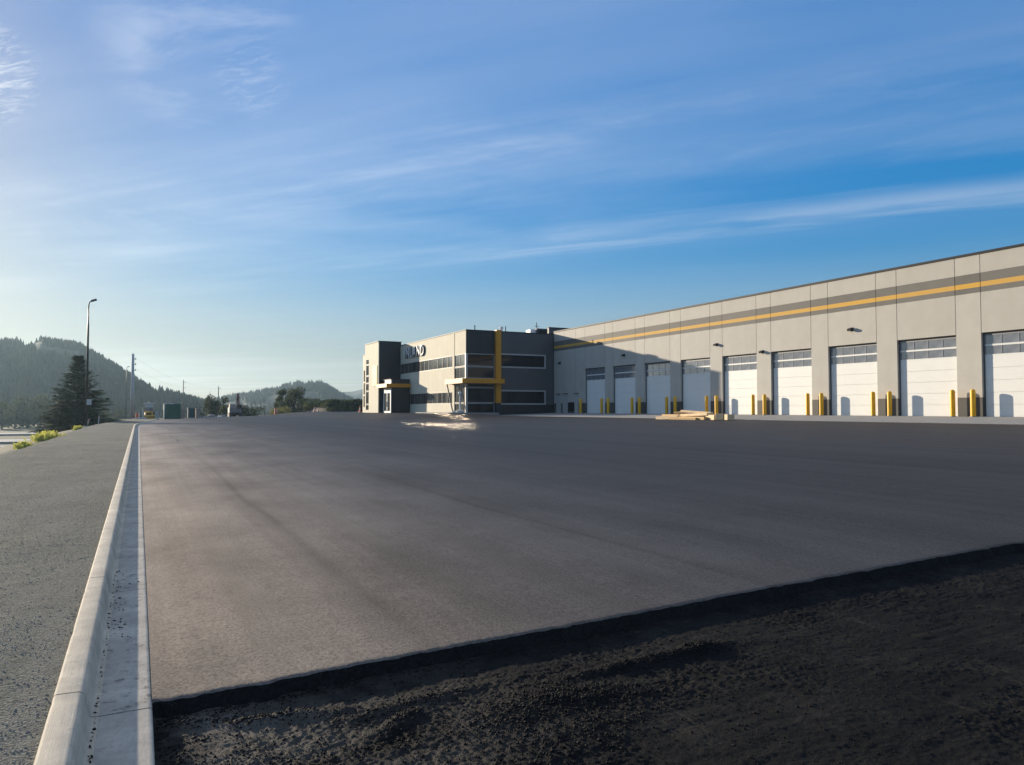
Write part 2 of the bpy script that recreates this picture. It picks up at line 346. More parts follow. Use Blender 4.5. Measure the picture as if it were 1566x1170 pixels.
M = dict(
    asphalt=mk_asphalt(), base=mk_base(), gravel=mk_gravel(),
    curb=mk_concrete('kerb concrete', (0.62, 0.535, 0.41), 0.40, (5.0, 0.10, 1), 0.85, 0.3), gutter=mk_concrete('gutter concrete', (0.50, 0.455, 0.385), 0.45, (1, 0.5, 1), 0.9, 0.8),
    apron=mk_concrete('apron concrete', (0.30, 0.29, 0.27), 0.15), wall=mk_tilt_wall(),
    roof=simple('roof membrane', (0.35, 0.34, 0.32), 0.8), cap=simple('dark metal flashing', (0.014, 0.014, 0.016), 0.6, 0.1, 4, 0.25),
    white=simple('white door paint', (0.72, 0.71, 0.66), 0.5, 0.04, 0.7, 0.4), frame=simple('dark door track', (0.10, 0.098, 0.09), 0.6), backing=simple('joint sealant', (0.012, 0.012, 0.012), 0.9),
    doorglass=mk_glass('door glazing', (0.14, 0.145, 0.16), 0.12, ((0.20, 0.20, 0.215), (0.5, 0.9, 1.2))), glass=mk_glass('dark window glass', (0.010, 0.012, 0.016), 0.03),
    westglass=mk_glass('window glass with blinds', (0.030, 0.029, 0.027), 0.085, ((0.11, 0.105, 0.095), (0.5, 1.1, 0.05))),
    yellow=simple('yellow paint', (0.60, 0.255, 0.010), 0.5, 0.08, 2), bollard=simple('bollard yellow sleeve', (0.78, 0.41, 0.010), 0.5, 0.1, 2.5), yellowpanel=simple('yellow cladding', (0.52, 0.31, 0.055), 0.6, 0.05),
    cream=simple('cream metal cladding', (0.60, 0.555, 0.43), 0.75, 0.05, 0.6, 0.2), charcoal=simple('charcoal cladding', (0.022, 0.023, 0.025), 0.55, 0.1, 1.0), greyclad=simple('grey cladding', (0.085, 0.083, 0.083), 0.6, 0.08, 0.8),
    lightframe=simple('light aluminium frame', (0.42, 0.41, 0.39), 0.45, 0.05, 3, 0.5), wains=simple('dark wainscot', (0.028, 0.027, 0.027), 0.7),
    lettface=simple('letter face', (0.70, 0.70, 0.70), 0.5, 0.02), lettside=simple('letter return', (0.03, 0.03, 0.032), 0.5),
    steel=simple('galvanised steel', (0.36, 0.36, 0.35), 0.45, 0.1, 4, 0.5, 0.6), darkpole=simple('dark bronze pole', (0.035, 0.032, 0.030), 0.45, 0.1), polepale=mk_concrete('spun concrete', (0.48, 0.47, 0.44), 0.1), woodpole=simple('weathered pole wood', (0.13, 0.105, 0.08), 0.9, 0.2, 6),
    lumber=simple('sawn softwood', (0.60, 0.40, 0.19), 0.75, 0.22, 3, 0.3, 0, (40, 0.002), (8, 0.6, 8)), lumberpale=simple('pale planed board', (0.68, 0.50, 0.29), 0.7, 0.15, 4),
    westframe=simple('grey window bars', (0.15, 0.145, 0.13), 0.5, 0.05), stile=simple('grey glazing bar', (0.26, 0.26, 0.27), 0.5, 0.05), black=simple('black rubber', (0.018, 0.018, 0.018), 0.8), machine=simple('machine yellow', (0.50, 0.27, 0.02), 0.45, 0.15, 2), machgrey=simple('machine grey', (0.17, 0.17, 0.165), 0.55, 0.12), machwhite=simple('machine off white', (0.55, 0.54, 0.50), 0.5, 0.1), machred=simple('machine red brown', (0.13, 0.03, 0.022), 0.6, 0.15),
    containergreen=simple('container green', (0.015, 0.085, 0.055), 0.5, 0.15, 2), tan=simple('tan painted box', (0.26, 0.20, 0.165), 0.7), teal=simple('teal plastic', (0.025, 0.075, 0.085), 0.5), orange=simple('safety orange', (0.75, 0.13, 0.03), 0.5, 0.1),
    rock=simple('grey rock', (0.22, 0.21, 0.19), 0.95, 0.3, 3, 0.2, 0, (9, 0.03)), whiterock=simple('white rock', (0.62, 0.58, 0.50), 0.9, 0.2, 4, 0.2, 0, (9, 0.02)),
    dirt=simple('bare dirt', (0.075, 0.066, 0.052), 0.95, 0.3, 0.3, 0.2, 0, (3, 0.03)), valley=simple('valley grassland', (0.085, 0.088, 0.06), 0.95, 0.35, 0.03, 0.1), road=simple('old road surface', (0.22, 0.215, 0.205), 0.7, 0.15, 0.3),
    hill=simple('hill undergrowth', (0.060, 0.064, 0.045), 0.95, 0.35, 0.02, 0.1), bark=simple('bark', (0.075, 0.058, 0.045), 0.95, 0.25, 6),
    spruce=mk_leaf('spruce needles', (0.020, 0.034, 0.020), (0.060, 0.080, 0.042), 0.5), pine=mk_leaf('pine needles', (0.022, 0.034, 0.020), (0.05, 0.066, 0.036), 0.2),
    leafdark=mk_leaf('dark leaves', (0.025, 0.036, 0.018), (0.075, 0.085, 0.04), 0.5), leafolive=mk_leaf('olive leaves', (0.11, 0.12, 0.04), (0.22, 0.21, 0.07), 0.6), weed=mk_leaf('yellow green weed', (0.34, 0.36, 0.07), (0.58, 0.54, 0.14), 2.0),
    cut=simple('open mix at the lift edge', (0.017, 0.016, 0.015), 0.95, 0.4, 40, 0.1, 0, (90, 0.012)), crumb=simple('asphalt crumbs', (0.015, 0.014, 0.013), 0.8, 0.4, 25, 0.1), stone=simple('gravel stones', (0.25, 0.24, 0.205), 0.9, 0.45, 22),
)

# ------------------------------------------------------------------ ground heights
SL = 0.0293
def curb_shift(Y): return 3.1 * sstep(0, 1, (np.asarray(Y, float) - 78) / 62) ** 1.0   # the kerb swings right far away
def yard_z(X, Y):
    X = np.asarray(X, float); Y = np.asarray(Y, float)
    p = SL * np.clip(X, 0, 42) 
    dx = np.maximum(27.6 - X, 0); dy = np.maximum(72.3 - Y, 0); d = np.hypot(dx, dy)
    k = 1 - sstep(0.5, 9.0, d)
    k = k * sstep(30, 33.5, X + 0 * Y) if False else k * np.where(Y > 72.3, 1.0, 1 - sstep(31, 34, X)) 
    return p + (np.maximum(1.2, p) - p) * k
def site_z(X, Y):
    """rough terrain sheet: building pad, embankments down to the valley"""
    X = np.asarray(X, float); Y = np.asarray(Y, float)
    p = SL * np.clip(X, 0, 42) - 0.30
    p = np.where(X > 41, 0.95, p)
    edge = -4.55 + curb_shift(Y) * 0.9
    k = sstep(0, 16, edge - X)                                  # west slope
    k = np.maximum(k, sstep(0, 60, Y - 168)); k = np.maximum(k, sstep(0, 60, -Y - 30)); k = np.maximum(k, sstep(0, 60, X - 130))
    z = p * (1 - k) - 5.0 * k
    return z + (fbm(X * 0.05, Y * 0.05, 4, 3) - 0.5) * 0.5 * sstep(0, 4, edge - X)

def axis(*segs):
    out = []
    for a, b, st in segs: out += list(np.arange(a, b, st))
    return np.array(out + [segs[-1][1]])
gx = axis((-2500, -500, 200), (-500, -60, 40), (-60, -20, 5), (-20, 10, 1.0), (10, 60, 5), (60, 200, 20), (200, 600, 80), (600, 2500, 190))
gy = axis((-2500, -500, 200), (-500, -60, 40), (-60, 0, 6), (0, 180, 3), (180, 260, 8), (260, 600, 40), (600, 2500, 190))
GX, GY = np.meshgrid(gx, gy)
ground = link('ground', np_mesh('ground', np.stack([GX, GY, site_z(GX, GY)], -1).reshape(-1, 3), grid_faces(len(gy), len(gx)), M['valley'], True)); tag(ground, kind='structure')

# yard: a thick lift of new asphalt with a ragged front edge
EDGE_Y = 4.72
def yard():
    xs = np.concatenate([np.arange(0.095, 3.0, 0.02), np.arange(3.0, 10, 0.05), np.arange(10, 34, 0.5), [34.0]])
    ys = np.concatenate([[0, 0.02, 0.05, 0.09, 0.15], np.arange(0.3, 4, 0.3), np.arange(4, 20, 1.0), np.arange(20, 130.4, 1.5), [130.4]])
    Xg, Yg = np.meshgrid(xs, ys)
    jag = (fbm(xs * 16, xs * 0, 4, 5) - 0.5) * 0.042 - np.maximum(0, vnoise(xs * 5.5, xs * 0, 6) - 0.72) * 0.12 + (fbm(xs * 0.9, xs * 0, 2, 9) - 0.5) * 0.03
    front = EDGE_Y + jag
    Yw = front[None, :] + Yg * (135.2 - front[None, :]) / 130.4
    sh = curb_shift(Yw); fade = np.clip(1 - (Xg - 0.095) / 20, 0, 1)
    Xw = Xg + sh * fade
    Z = yard_z(Xw, Yw)
    Z[0] -= 0.006 + 0.008 * fbm(xs * 14, xs * 0, 3, 2); Z[1] -= 0.001
    # face of the lift: two more rows, sloping down and out
    r1 = np.stack([xs, front - 0.012 - 0.02 * fbm(xs * 22, xs * 0, 3, 21), SL * xs - 0.055], -1)
    r2 = np.stack([xs, front - 0.035 - 0.04 * fbm(xs * 17, xs * 0, 3, 33), SL * xs - 0.11], -1)
    n = len(xs); top = np.stack([Xw, Yw, Z], -1).reshape(-1, 3); V = np.concatenate([r2, r1, top[:n], top])
    Fc = np.concatenate([grid_faces(3, n), grid_faces(len(ys), n) + 3 * n]); edge = (np.arange(len(Fc)) < 2 * (n - 1)).astype(int)
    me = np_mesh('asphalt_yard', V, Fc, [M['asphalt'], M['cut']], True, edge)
    return link('asphalt_yard', me)
tag(yard(), kind='structure')
def yard_side():
    """asphalt north of the warehouse's south part: behind the apron line, round the office"""
    xs = np.arange(34, 62.1, 2.0); ys = np.arange(73.3, 135.3, 2.0); ys[-1] = 135.2
    Xg, Yg = np.meshgrid(xs, ys)
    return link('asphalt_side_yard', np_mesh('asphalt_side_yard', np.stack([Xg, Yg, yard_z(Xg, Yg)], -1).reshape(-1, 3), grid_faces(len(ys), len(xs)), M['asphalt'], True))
tag(yard_side(), kind='structure')

# base course in front of the lift, with windrows of loose mix
def blob(X, Y, cx, cy, rx, ry, ang=0.0):
    c, s = math.cos(ang), math.sin(ang); a = ((X - cx) * c + (Y - cy) * s) / rx; b = (-(X - cx) * s + (Y - cy) * c) / ry
    return np.exp(-(a * a + b * b))
def windrow(X, Y):
    d = 0.9 * blob(X, Y, 3.0, 4.02, 0.62, 0.07, 0.0) + 0.9 * blob(X, Y, 3.42, 4.0, 0.12, 0.09) + 0.8 * blob(X, Y, 2.35, 3.72, 0.35, 0.16, -0.3) + 0.6 * blob(X, Y, 1.9, 3.7, 0.5, 0.22, 0.2)
    d = d + 0.75 * blob(X, Y, 0.75, 4.33, 0.35, 0.07, -0.25) + 0.7 * blob(X, Y, 1.45, 4.15, 0.42, 0.07, 0.1) + 0.6 * blob(X, Y, 1.3, 3.95, 0.25, 0.06, 0.5) + 0.55 * blob(X, Y, 0.25, 4.5, 0.16, 0.06, -0.4)
    d = d + 0.6 * blob(X, Y, 0.2, 4.05, 0.05, 0.14) + 0.5 * blob(X, Y, 2.0, 3.3, 0.7, 0.25, 0.3)
    return np.clip(d, 0, 1)
def base_z(X, Y):
    z = SL * X - 0.085 + (fbm(X * 1.4, Y * 1.4, 4, 40) - 0.5) * 0.022 + (fbm(X * 14, Y * 14, 3, 44) - 0.5) * 0.008
    z = z + (fbm(X * 3, Y * 16, 3, 47) - 0.5) * 0.008
    rough = 0.35 + 0.65 * sstep(0.40, 0.62, fbm(X * 1.1, Y * 1.1, 3, 71))
    z = z + ((fbm(X * 42, Y * 42, 3, 81) - 0.5) * 0.016 + np.maximum(0, vnoise(X * 60, Y * 60, 83) - 0.72) * 0.030) * rough
    z = z - 0.006 * sstep(0.62, 0.75, vnoise(X * 26 + Y * 3, Y * 0.9, 85)) * rough
    return z + windrow(X, Y) * (0.028 + 0.02 * fbm(X * 11, Y * 11, 3, 50))
def base_course():
    xs = axis((0.10, 5.0, 0.0085), (5.0, 8.5, 0.02), (8.5, 12, 0.05), (12, 34, 0.5)); ys = axis((-6, 1.6, 0.4), (1.6, 4.86, 0.0085)); Xg, Yg = np.meshgrid(xs, ys)
    return link('base_course', np_mesh('base_course', np.stack([Xg, Yg, base_z(Xg, Yg)], -1).reshape(-1, 3), grid_faces(len(ys), len(xs)), M['base'], True))
tag(base_course(), kind='structure')

def stones(name, X, Y, Z, S, mat):
    """many irregular eight-faced pebbles as one mesh"""
    n = len(X); o = np.array([(1, 0, 0), (-1, 0, 0), (0, 1, 0), (0, -1, 0), (0, 0, 1), (0, 0, -1)], float)
    f = np.array([(0, 2, 4), (2, 1, 4), (1, 3, 4), (3, 0, 4), (2, 0, 5), (1, 2, 5), (3, 1, 5), (0, 3, 5)])
    P = o[None] * (0.6 + 0.8 * RNG.random((n, 6, 1))) + (RNG.random((n, 6, 3)) - 0.5) * 0.7
    t = RNG.random(n) * 6.283; c, s = np.cos(t), np.sin(t); x = P[..., 0] * c[:, None] - P[..., 1] * s[:, None]; y = P[..., 0] * s[:, None] + P[..., 1] * c[:, None]
    P = np.stack([x, y, P[..., 2] * 0.75], -1) * S[:, None, None] + np.stack([X, Y, Z], -1)[:, None]
    F = f[None] + (np.arange(n) * 6)[:, None, None]
    return np_mesh(name, P.reshape(-1, 3), F.reshape(-1, 3), mat)
def crumbs():
    n = 220000; X = 0.12 + RNG.random(n) ** 1.3 * 7.5; Y = 2.4 + RNG.random(n) * 2.25
    d = windrow(X, Y); e = np.clip((Y - 4.55) / 0.1, 0, 1) * (fbm(X * 3, Y * 0, 3, 63) > 0.46); d = np.maximum(d, 0.75 * e); keep = RNG.random(n) < (0.05 + 0.95 * d * d ** 0.5 + 0.20 * blob(X, Y * 0, 0.6, 0, 1.2, 9) * (fbm(X * 4, Y * 4, 3, 61) > 0.52))
    X, Y, d = X[keep], Y[keep], d[keep]; S = 0.0020 + 0.008 * RNG.random(len(X)) ** 5 + 0.004 * d * RNG.random(len(X)) ** 2
    return tag(link('asphalt_crumbs', stones('asphalt_crumbs', X, Y, base_z(X, Y) + S * 0.3, S, M['crumb'])), kind='stuff')
crumbs()

# kerb and gutter in cast sections
curb_root = bpy.data.objects.new('curb', None); COL.objects.link(curb_root); tag(curb_root, kind='structure')
PROFILE_C = [(-0.376, -0.25), (-0.376, 0.138), (-0.370, 0.147), (-0.360, 0.150), (-0.262, 0.148), (-0.246, 0.143), (-0.235, 0.131), (-0.226, 0.108), (-0.208, 0.018), (-0.200, 0.006), (-0.185, 0.0025), (-0.165, 0.0018)]
PROFILE_G = [(0.070, 0.004), (0.088, 0.002), (0.095, -0.006), (0.095, -0.25)]
def sweep(profile, y0, y1, n, name, mat, wear=0.0):
    k = len(profile); V = []
    ys = np.linspace(y0, y1, n + 1)
    for y in ys:
        s = float(curb_shift(y))
        q = [(float(vnoise(np.array([y * 11.0]), np.array([i * 7.3]), 5)[0]) - 0.5) * wear for i in range(k)]
        chip = max(0.0, float(vnoise(np.array([y * 6.0]), np.array([2.5]), 9)[0]) - 0.80) * wear * 7
        V += [(x + s + (q[i] if -0.37 < x < 0.09 and z > -0.1 else 0) + (chip if x < -0.365 and z > 0.1 else 0), y, z + (q[i] * 0.5 if z > -0.1 else 0) - (chip if x < -0.355 and z > 0.1 else 0)) for i, (x, z) in enumerate(profile)]
    F = [(i * k + j, i * k + j + 1, (i + 1) * k + j + 1, (i + 1) * k + j) for i in range(n) for j in range(k - 1)]
    mb = MB(); mb.add(V, F); mb.add([V[j] for j in range(k)], [tuple(range(k))]); mb.add([V[n * k + j] for j in range(k)], [tuple(range(k - 1, -1, -1))])
    return mb.build(name, mat, curb_root, True)
def shade_auto(o, ang=30):
    me = o.data
    me.polygons.foreach_set('use_smooth', [True] * len(me.polygons))
    try: me.set_sharp_from_angle(angle=rad(ang))
    except Exception: pass
y0 = 4.63 - 3.05 * 2
for k in range(46):
    a, b = y0 + k * 3.05 + 0.007, y0 + (k + 1) * 3.05 - 0.007
    if b > 138: break
    n = 60 if a < 12 else (16 if a < 40 else 3); wr = 0.004 if a < 40 else 0.0
    o = sweep(PROFILE_C + [(-0.165, -0.25)], a, b, n, 'curb_section', M['curb'], wr); shade_auto(o, 50)
    o = sweep([(-0.166, -0.25), (-0.166, 0.0015)] + PROFILE_G, a, b, n, 'gutter_section', M['gutter'], wr * 0.4); shade_auto(o, 50)
sweep([(-0.37, -0.2), (-0.37, 0.115), (-0.255, 0.110), (-0.225, -0.012), (0.09, -0.012), (0.09, -0.2)], y0, 137.5, 60, 'joint_filler', M['backing'])

# dark crumbs spilled in the gutter
def spill():
    n = 1500; Y = 3.2 + RNG.random(n) ** 2.0 * 5.5; X = -0.185 + RNG.random(n) ** 1.6 * 0.265; k = (fbm(X * 7, Y * 2.2, 3, 77) > 0.57) | (X < -0.172)
    X, Y = X[k], Y[k]; S = 0.002 + 0.008 * RNG.random(len(X)) ** 4
    return tag(link('gutter_crumbs', stones('gutter_crumbs', X, Y, 0.002 + S * 0.4, S, M['crumb'])), kind='stuff')
spill()

# gravel shoulder and its stones
def shoulder_z(X, Y):
    s = curb_shift(Y); e = X - s
    z = 0.118 + (fbm(X * 0.9, Y * 0.35, 4, 12) - 0.5) * 0.07 * sstep(-0.40, -0.9, e) + (fbm(X * 7, Y * 7, 3, 15) - 0.5) * 0.010
    return z - 0.25 * sstep(-3.9, -4.7, e) - 3.2 * sstep(-4.5, -11, e)
def shoulder():
    xs = axis((-12, -5, 0.5), (-5, -4, 0.25), (-4, -0.378, 0.06)); ys = axis((-4, 2, 0.5), (2, 16, 0.06), (16, 40, 0.25), (40, 138, 1.0))
    Xg, Yg = np.meshgrid(xs, ys); Xw = Xg + curb_shift(Yg)
    return link('gravel_shoulder', np_mesh('gravel_shoulder', np.stack([Xw, Yg, shoulder_z(Xw, Yg)], -1).reshape(-1, 3), grid_faces(len(ys), len(xs)), M['gravel'], True))
tag(shoulder(), kind='structure')
def shoulder_stones():
    n = 150000; X = -0.385 - RNG.random(n) * 4.4; Y = 2.6 + RNG.random(n) ** 2.4 * 34; S = 0.0022 + 0.006 * RNG.random(n) ** 4
    k = fbm(X * 1.5, Y * 1.5, 3, 18) + RNG.random(n) * 0.5 > 0.55; X, Y, S = X[k], Y[k], S[k]
    return tag(link('gravel_stones', stones('gravel_stones', X, Y, shoulder_z(X, Y) + S * 0.05, S, M['stone'])), kind='stuff')
shoulder_stones()

# concrete apron slabs along the doors
apron = bpy.data.objects.new('apron', None); COL.objects.link(apron); tag(apron, kind='structure')
for k in range(13):
    ya = 73.25 - k * 5.165; yb = ya - 5.15
    for (xa, xb) in ((34.0, 37.99), (38.0, 42.15)):
        za, zb = SL * xa, SL * xb
        MB().add([(xa, yb, za - 0.2), (xb, yb, zb - 0.2), (xb, ya, zb - 0.2), (xa, ya, za - 0.2), (xa, yb, za + 0.012), (xb, yb, zb + 0.012), (xb, ya, zb + 0.012), (xa, ya, za + 0.012)],
                 [(3, 2, 1, 0), (4, 5, 6, 7), (0, 1, 5, 4), (1, 2, 6, 5), (2, 3, 7, 6), (3, 0, 4, 7)]).build('concrete_slab', M['apron'], apron)
# dirt beyond the yard and bank on the far right of it
def north_dirt():
    xs = axis((-9, 62, 1.5)); ys = axis((134.9, 136, 0.5), (136, 176, 2.0)); Xg, Yg = np.meshgrid(xs, ys)
    Z = yard_z(Xg, Yg) - 0.03 - 0.25 * sstep(135.0, 137, Yg) + (fbm(Xg * 0.3, Yg * 0.3, 4, 22) - 0.5) * 0.35 * sstep(136, 140, Yg) - 4.5 * sstep(150, 178, Yg) * sstep(32, 26, Xg)
    bank = 1.9 * sstep(29.5, 33.5, Xg) * sstep(137, 143, Yg) * (0.8 + 0.4 * fbm(Xg * 0.4, Yg * 0.4, 3, 29)); Z = Z + bank
    return link('dirt_bank', np_mesh('dirt_bank', np.stack([Xg, Yg, Z], -1).reshape(-1, 3), grid_faces(len(ys), len(xs)), M['dirt'], True))
tag(north_dirt(), kind='structure')

# lower valley road and lane seen past the shoulder
def strip(name, y0, y1, x0, x1, z, mat):
    return tag(MB().box(x0, x1, y0, y1, z - 0.4, z).build(name, mat), kind='structure')
strip('valley_road', 226, 240, -320, -20, -4.62, M['road']); strip('valley_lane', 172, 186, -260, -19, -4.60, M['road']); strip('valley_path', 150, 154, -240, -19, -4.6, M['road'])

# hills: one terrain sheet each
CA = rad(26.6)
def pix_az(px): return math.atan((px - 783) / 1140) + CA
def hill(name, pts, r0, depth_near, depth_far, rough, mat, seed):
    az = np.array([pix_az(p) for p, _ in pts]); h = np.array([q for _, q in pts])
    A = np.linspace(az[0], az[-1], 220); H = np.interp(A, az, h)
    t = np.concatenate([np.linspace(-1, 0, 26), np.linspace(0.08, 1, 12)])
    R = np.where(t < 0, r0 + t * depth_near, r0 + t * depth_far)
    AA, RR = np.meshgrid(A, R); TT = np.repeat(t[:, None], len(A), 1)
    shape = np.where(TT < 0, sstep(-1.0, 0.0, TT) ** 0.8, 1 - sstep(0, 1, TT))
    n = (fbm(AA * 60 + seed, RR * 0.012, 4, seed) - 0.5)
    Z = -5.4 + (H[None] + 5.4) * shape + n * rough * np.minimum(1, np.abs(TT) * 3)
    o = link(name, np_mesh(name, np.stack([np.sin(AA) * RR, np.cos(AA) * RR, Z], -1).reshape(-1, 3), grid_faces(len(t), len(A)), mat, True)); tag(o, kind='structure')
    def sample(a, tt):
        r = r0 + (tt * depth_near if tt < 0 else tt * depth_far); hh = np.interp(a, az, h); t_ = np.clip((tt + 1), 0, 1)
        s = (t_ * t_ * (3 - 2 * t_)) ** 0.8 if tt < 0 else 1.0
        return np.array([math.sin(a) * r, math.cos(a) * r, -5.4 + (hh + 5.4) * s])
    return o, sample
def hz(px, py, r): return (px, EYE + (626 - py) / 1140 * r * math.cos(pix_az(px) - CA))
left_pts = [(-500, 545), (-250, 530), (-80, 536), (0, 531), (25, 530), (58, 526), (90, 532), (105, 533), (120, 536), (135, 544), (160, 558), (180, 570), (200, 582), (225, 594), (250, 602), (275, 609), (300, 617), (330, 625), (380, 640)]
hill_left, samp_left = hill('hill', [hz(a, b, 800) for a, b in left_pts], 800, 400, 420, 9, M['hill'], 3)
mid_pts = [(250, 634), (330, 616), (360, 609), (380, 606), (400, 602), (420, 599), (440, 593), (455, 590), (478, 587.5), (492, 590), (505, 597), (520, 606), (540, 616), (556, 621), (600, 624), (760, 628)]
hill_mid, samp_mid = hill('hill', [hz(a, b, 1150) for a, b in mid_pts], 1150, 480, 450, 9, M['hill'], 8)
far_pts = [(430, 612), (505, 605), (520, 600), (540, 599), (556, 595), (600, 590), (700, 596), (850, 600), (1100, 610), (1500, 605), (1900, 615)]
hill('mountain', [hz(a, b, 2150) for a, b in far_pts], 2150, 500, 300, 16, M['hill'], 14)

# ------------------------------------------------------------------ warehouse
WX = 42.0; TOP = 10.35; PITCH = 5.165; OPEN = 3.75; Y0 = 66.7; FL = 1.2; HEAD = 5.93
wh = thing('warehouse', (WX, 40, 0), 'long pale grey warehouse with a row of white roll-up doors and a yellow stripe', 'warehouse')
def wp(mb, name, mat, parent=wh, **k): return mb.build(name, mat, parent, loc=None if parent is not wh else (0, 0, 0), **k)
L = lambda y: y - 40                                             # world Y to local Y
NB = 11; J = 0.034
mb = MB(); mb.box(0.29, 0.6, L(8), L(74.4), 0.6, TOP - 0.4); wp(mb, 'wall_core', M['backing'])
wp(MB().box(0.61, 48, L(8), L(74.4), TOP - 0.9, TOP - 0.55), 'roof', M['roof'])
wp(MB().box(-0.05, 0.34, L(8), L(73.27), TOP, TOP + 0.13), 'parapet_cap', M['cap'])
wp(MB().box(0.62, 48, L(8), L(8.3), 0.6, TOP - 0.95), 'end_wall', M['wall'])
panel_me = None; pier_me = None
for k in range(NB):
    yf = Y0 - PITCH * k; yn = yf - OPEN
    if k == 0:
        panel_me = MB().box(0, 0.28, -OPEN + J, -J, HEAD, TOP).mesh('wall_panel', M['wall'])
        pier_me = MB().box(0, 0.28, -(PITCH - OPEN) - 0.0, 0.0, 0.7, TOP).mesh('pier', M['wall'])
    link('wall_panel', panel_me, wh, (0, L(yf), 0)); link('pier', pier_me, wh, (0, L(yn), 0))
# first stretch beside the office, three panels
for (a, b) in ((66.7, 68.6), (68.6, 71.0), (71.0, 73.27)):
    MB().box(0, 0.28, L(a) + (0 if a == 66.7 else J / 2), L(b) - J / 2, 0.7, TOP).build('wall_panel', M['wall'], wh)
# raised block behind the office roof
MB().box(0.02, 20, L(74.45), L(74.8), TOP - 1.0, 11.02).build('raised_parapet', M['greyclad'], wh)
MB().box(-0.02, 20.05, L(74.41), L(74.84), 11.02, 11.10).build('raised_parapet_cap', M['cap'], wh)

# overhead doors
DX = 0.20
rows = [(5.27, 5.76), (4.70, 5.17)]; secs = np.linspace(FL + 0.03, 4.64, 6)
stile_me = None
def door_meshes():
    d = {}
    fr = MB()
    fr.box(0.19, 0.27, -OPEN, 0, 5.83, HEAD + 0.05, 1)                                         # header seal
    fr.box(0.16, 0.27, -0.075, 0.0, 0.9, 5.83, 1); fr.box(0.16, 0.27, -OPEN, -OPEN + 0.05, 0.9, 5.83, 1)   # tracks
    fr.box(0.235, 0.275, -OPEN + 0.05, -0.075, 0.9, 5.83)                                  # slab behind the sections
    for z0, z1, q in ((5.76, 5.83, 2), (5.17, 5.27, 0), (4.64, 4.70, 0)): fr.box(0.195, 0.235, -OPEN + 0.05, -0.075, z0, z1, q)
    w = (OPEN - 0.125) / 4
    for z0, z1 in rows:
        for i in range(5):
            y = -OPEN + 0.05 + i * w; a = 0.016
            ya = min(max(y - a, -OPEN + 0.05), -0.075 - 2 * a); fr.box(0.197, 0.234, ya, ya + 2 * a, z0, z1, 2)
    d['frame'] = fr.mesh('overhead_door', [M['white'], M['frame'], M['stile']])
    d['pane'] = MB().box(0.216, 0.224, -w / 2 + 0.014, w / 2 - 0.014, 0, 0.49).mesh('pane', M['doorglass'])
    d['pane2'] = MB().box(0.216, 0.224, -w / 2 + 0.014, w / 2 - 0.014, 0, 0.47).mesh('pane', M['doorglass'])
    h = secs[1] - secs[0] - 0.012
    s = MB(); s.box(0.2, 0.233, -OPEN + 0.052, -0.077, 0, h); s.box(0.196, 0.2, -OPEN + 0.12, -0.14, h * 0.47, h * 0.53)
    d['section'] = s.mesh('door_section', M['white']); d['w'] = w
    d['seal'] = MB().box(0.19, 0.24, -OPEN + 0.05, -0.075, FL + 0.0, FL + 0.045).mesh('bottom_seal', M['black'])
    return d
D = door_meshes()
for k in range(NB):
    yf = Y0 - PITCH * k
    door = link('overhead_door', D['frame'], wh, (0, L(yf), 0))
    for i in range(5): link('door_section', D['section'], door, (0, 0, secs[i] + 0.01))
    for r, (z0, z1) in enumerate(rows):
        for i in range(4): link('pane', D['pane' if r == 0 else 'pane2'], door, (0, -OPEN + 0.05 + (i + 0.5) * D['w'], z0))
    link('bottom_seal', D['seal'], door)
# service doors and louvre beside the first bay
for ya, yb in ((71.75, 72.65), (70.3, 71.25), (68.05, 68.75)):
    fr = MB(); fr.box(-0.03, 0.02, L(ya) - 0.05, L(yb) + 0.05, 3.22, 3.28); fr.box(-0.03, 0.02, L(ya) - 0.05, L(ya), 1.2, 3.22); fr.box(-0.03, 0.02, L(yb), L(yb) + 0.05, 1.2, 3.22); fr.box(-0.012, 0.015, L(ya), L(yb), 1.2, 3.22)
    d = fr.build('service_door', M['lightframe'] if False else simple('door grey', (0.42, 0.40, 0.37), 0.6, 0.04), wh)
    MB().box(-0.07, -0.012, L(ya) + 0.06, L(ya) + 0.14, 2.15, 2.2).build('handle', M['steel'], d)
    MB().box(-0.10, 0.0, L(ya) - 0.08, L(yb) + 0.08, 3.34, 3.40).build('drip_cap', M['greyclad'], d)
lv = MB().box(-0.02, 0.02, L(68.85), L(70.1), 1.45, 2.42).build('louver', M['cap'], wh)
for i in range(7): MB().add([(-0.07, L(68.9), 1.5 + i * 0.13), (-0.07, L(70.05), 1.5 + i * 0.13), (-0.02, L(70.05), 1.57 + i * 0.13), (-0.02, L(68.9), 1.57 + i * 0.13), (-0.065, L(68.9), 1.49 + i * 0.13), (-0.065, L(70.05), 1.49 + i * 0.13)], [(0, 1, 2, 3), (4, 5, 1, 0)]).build('slat', M['cap'], lv)

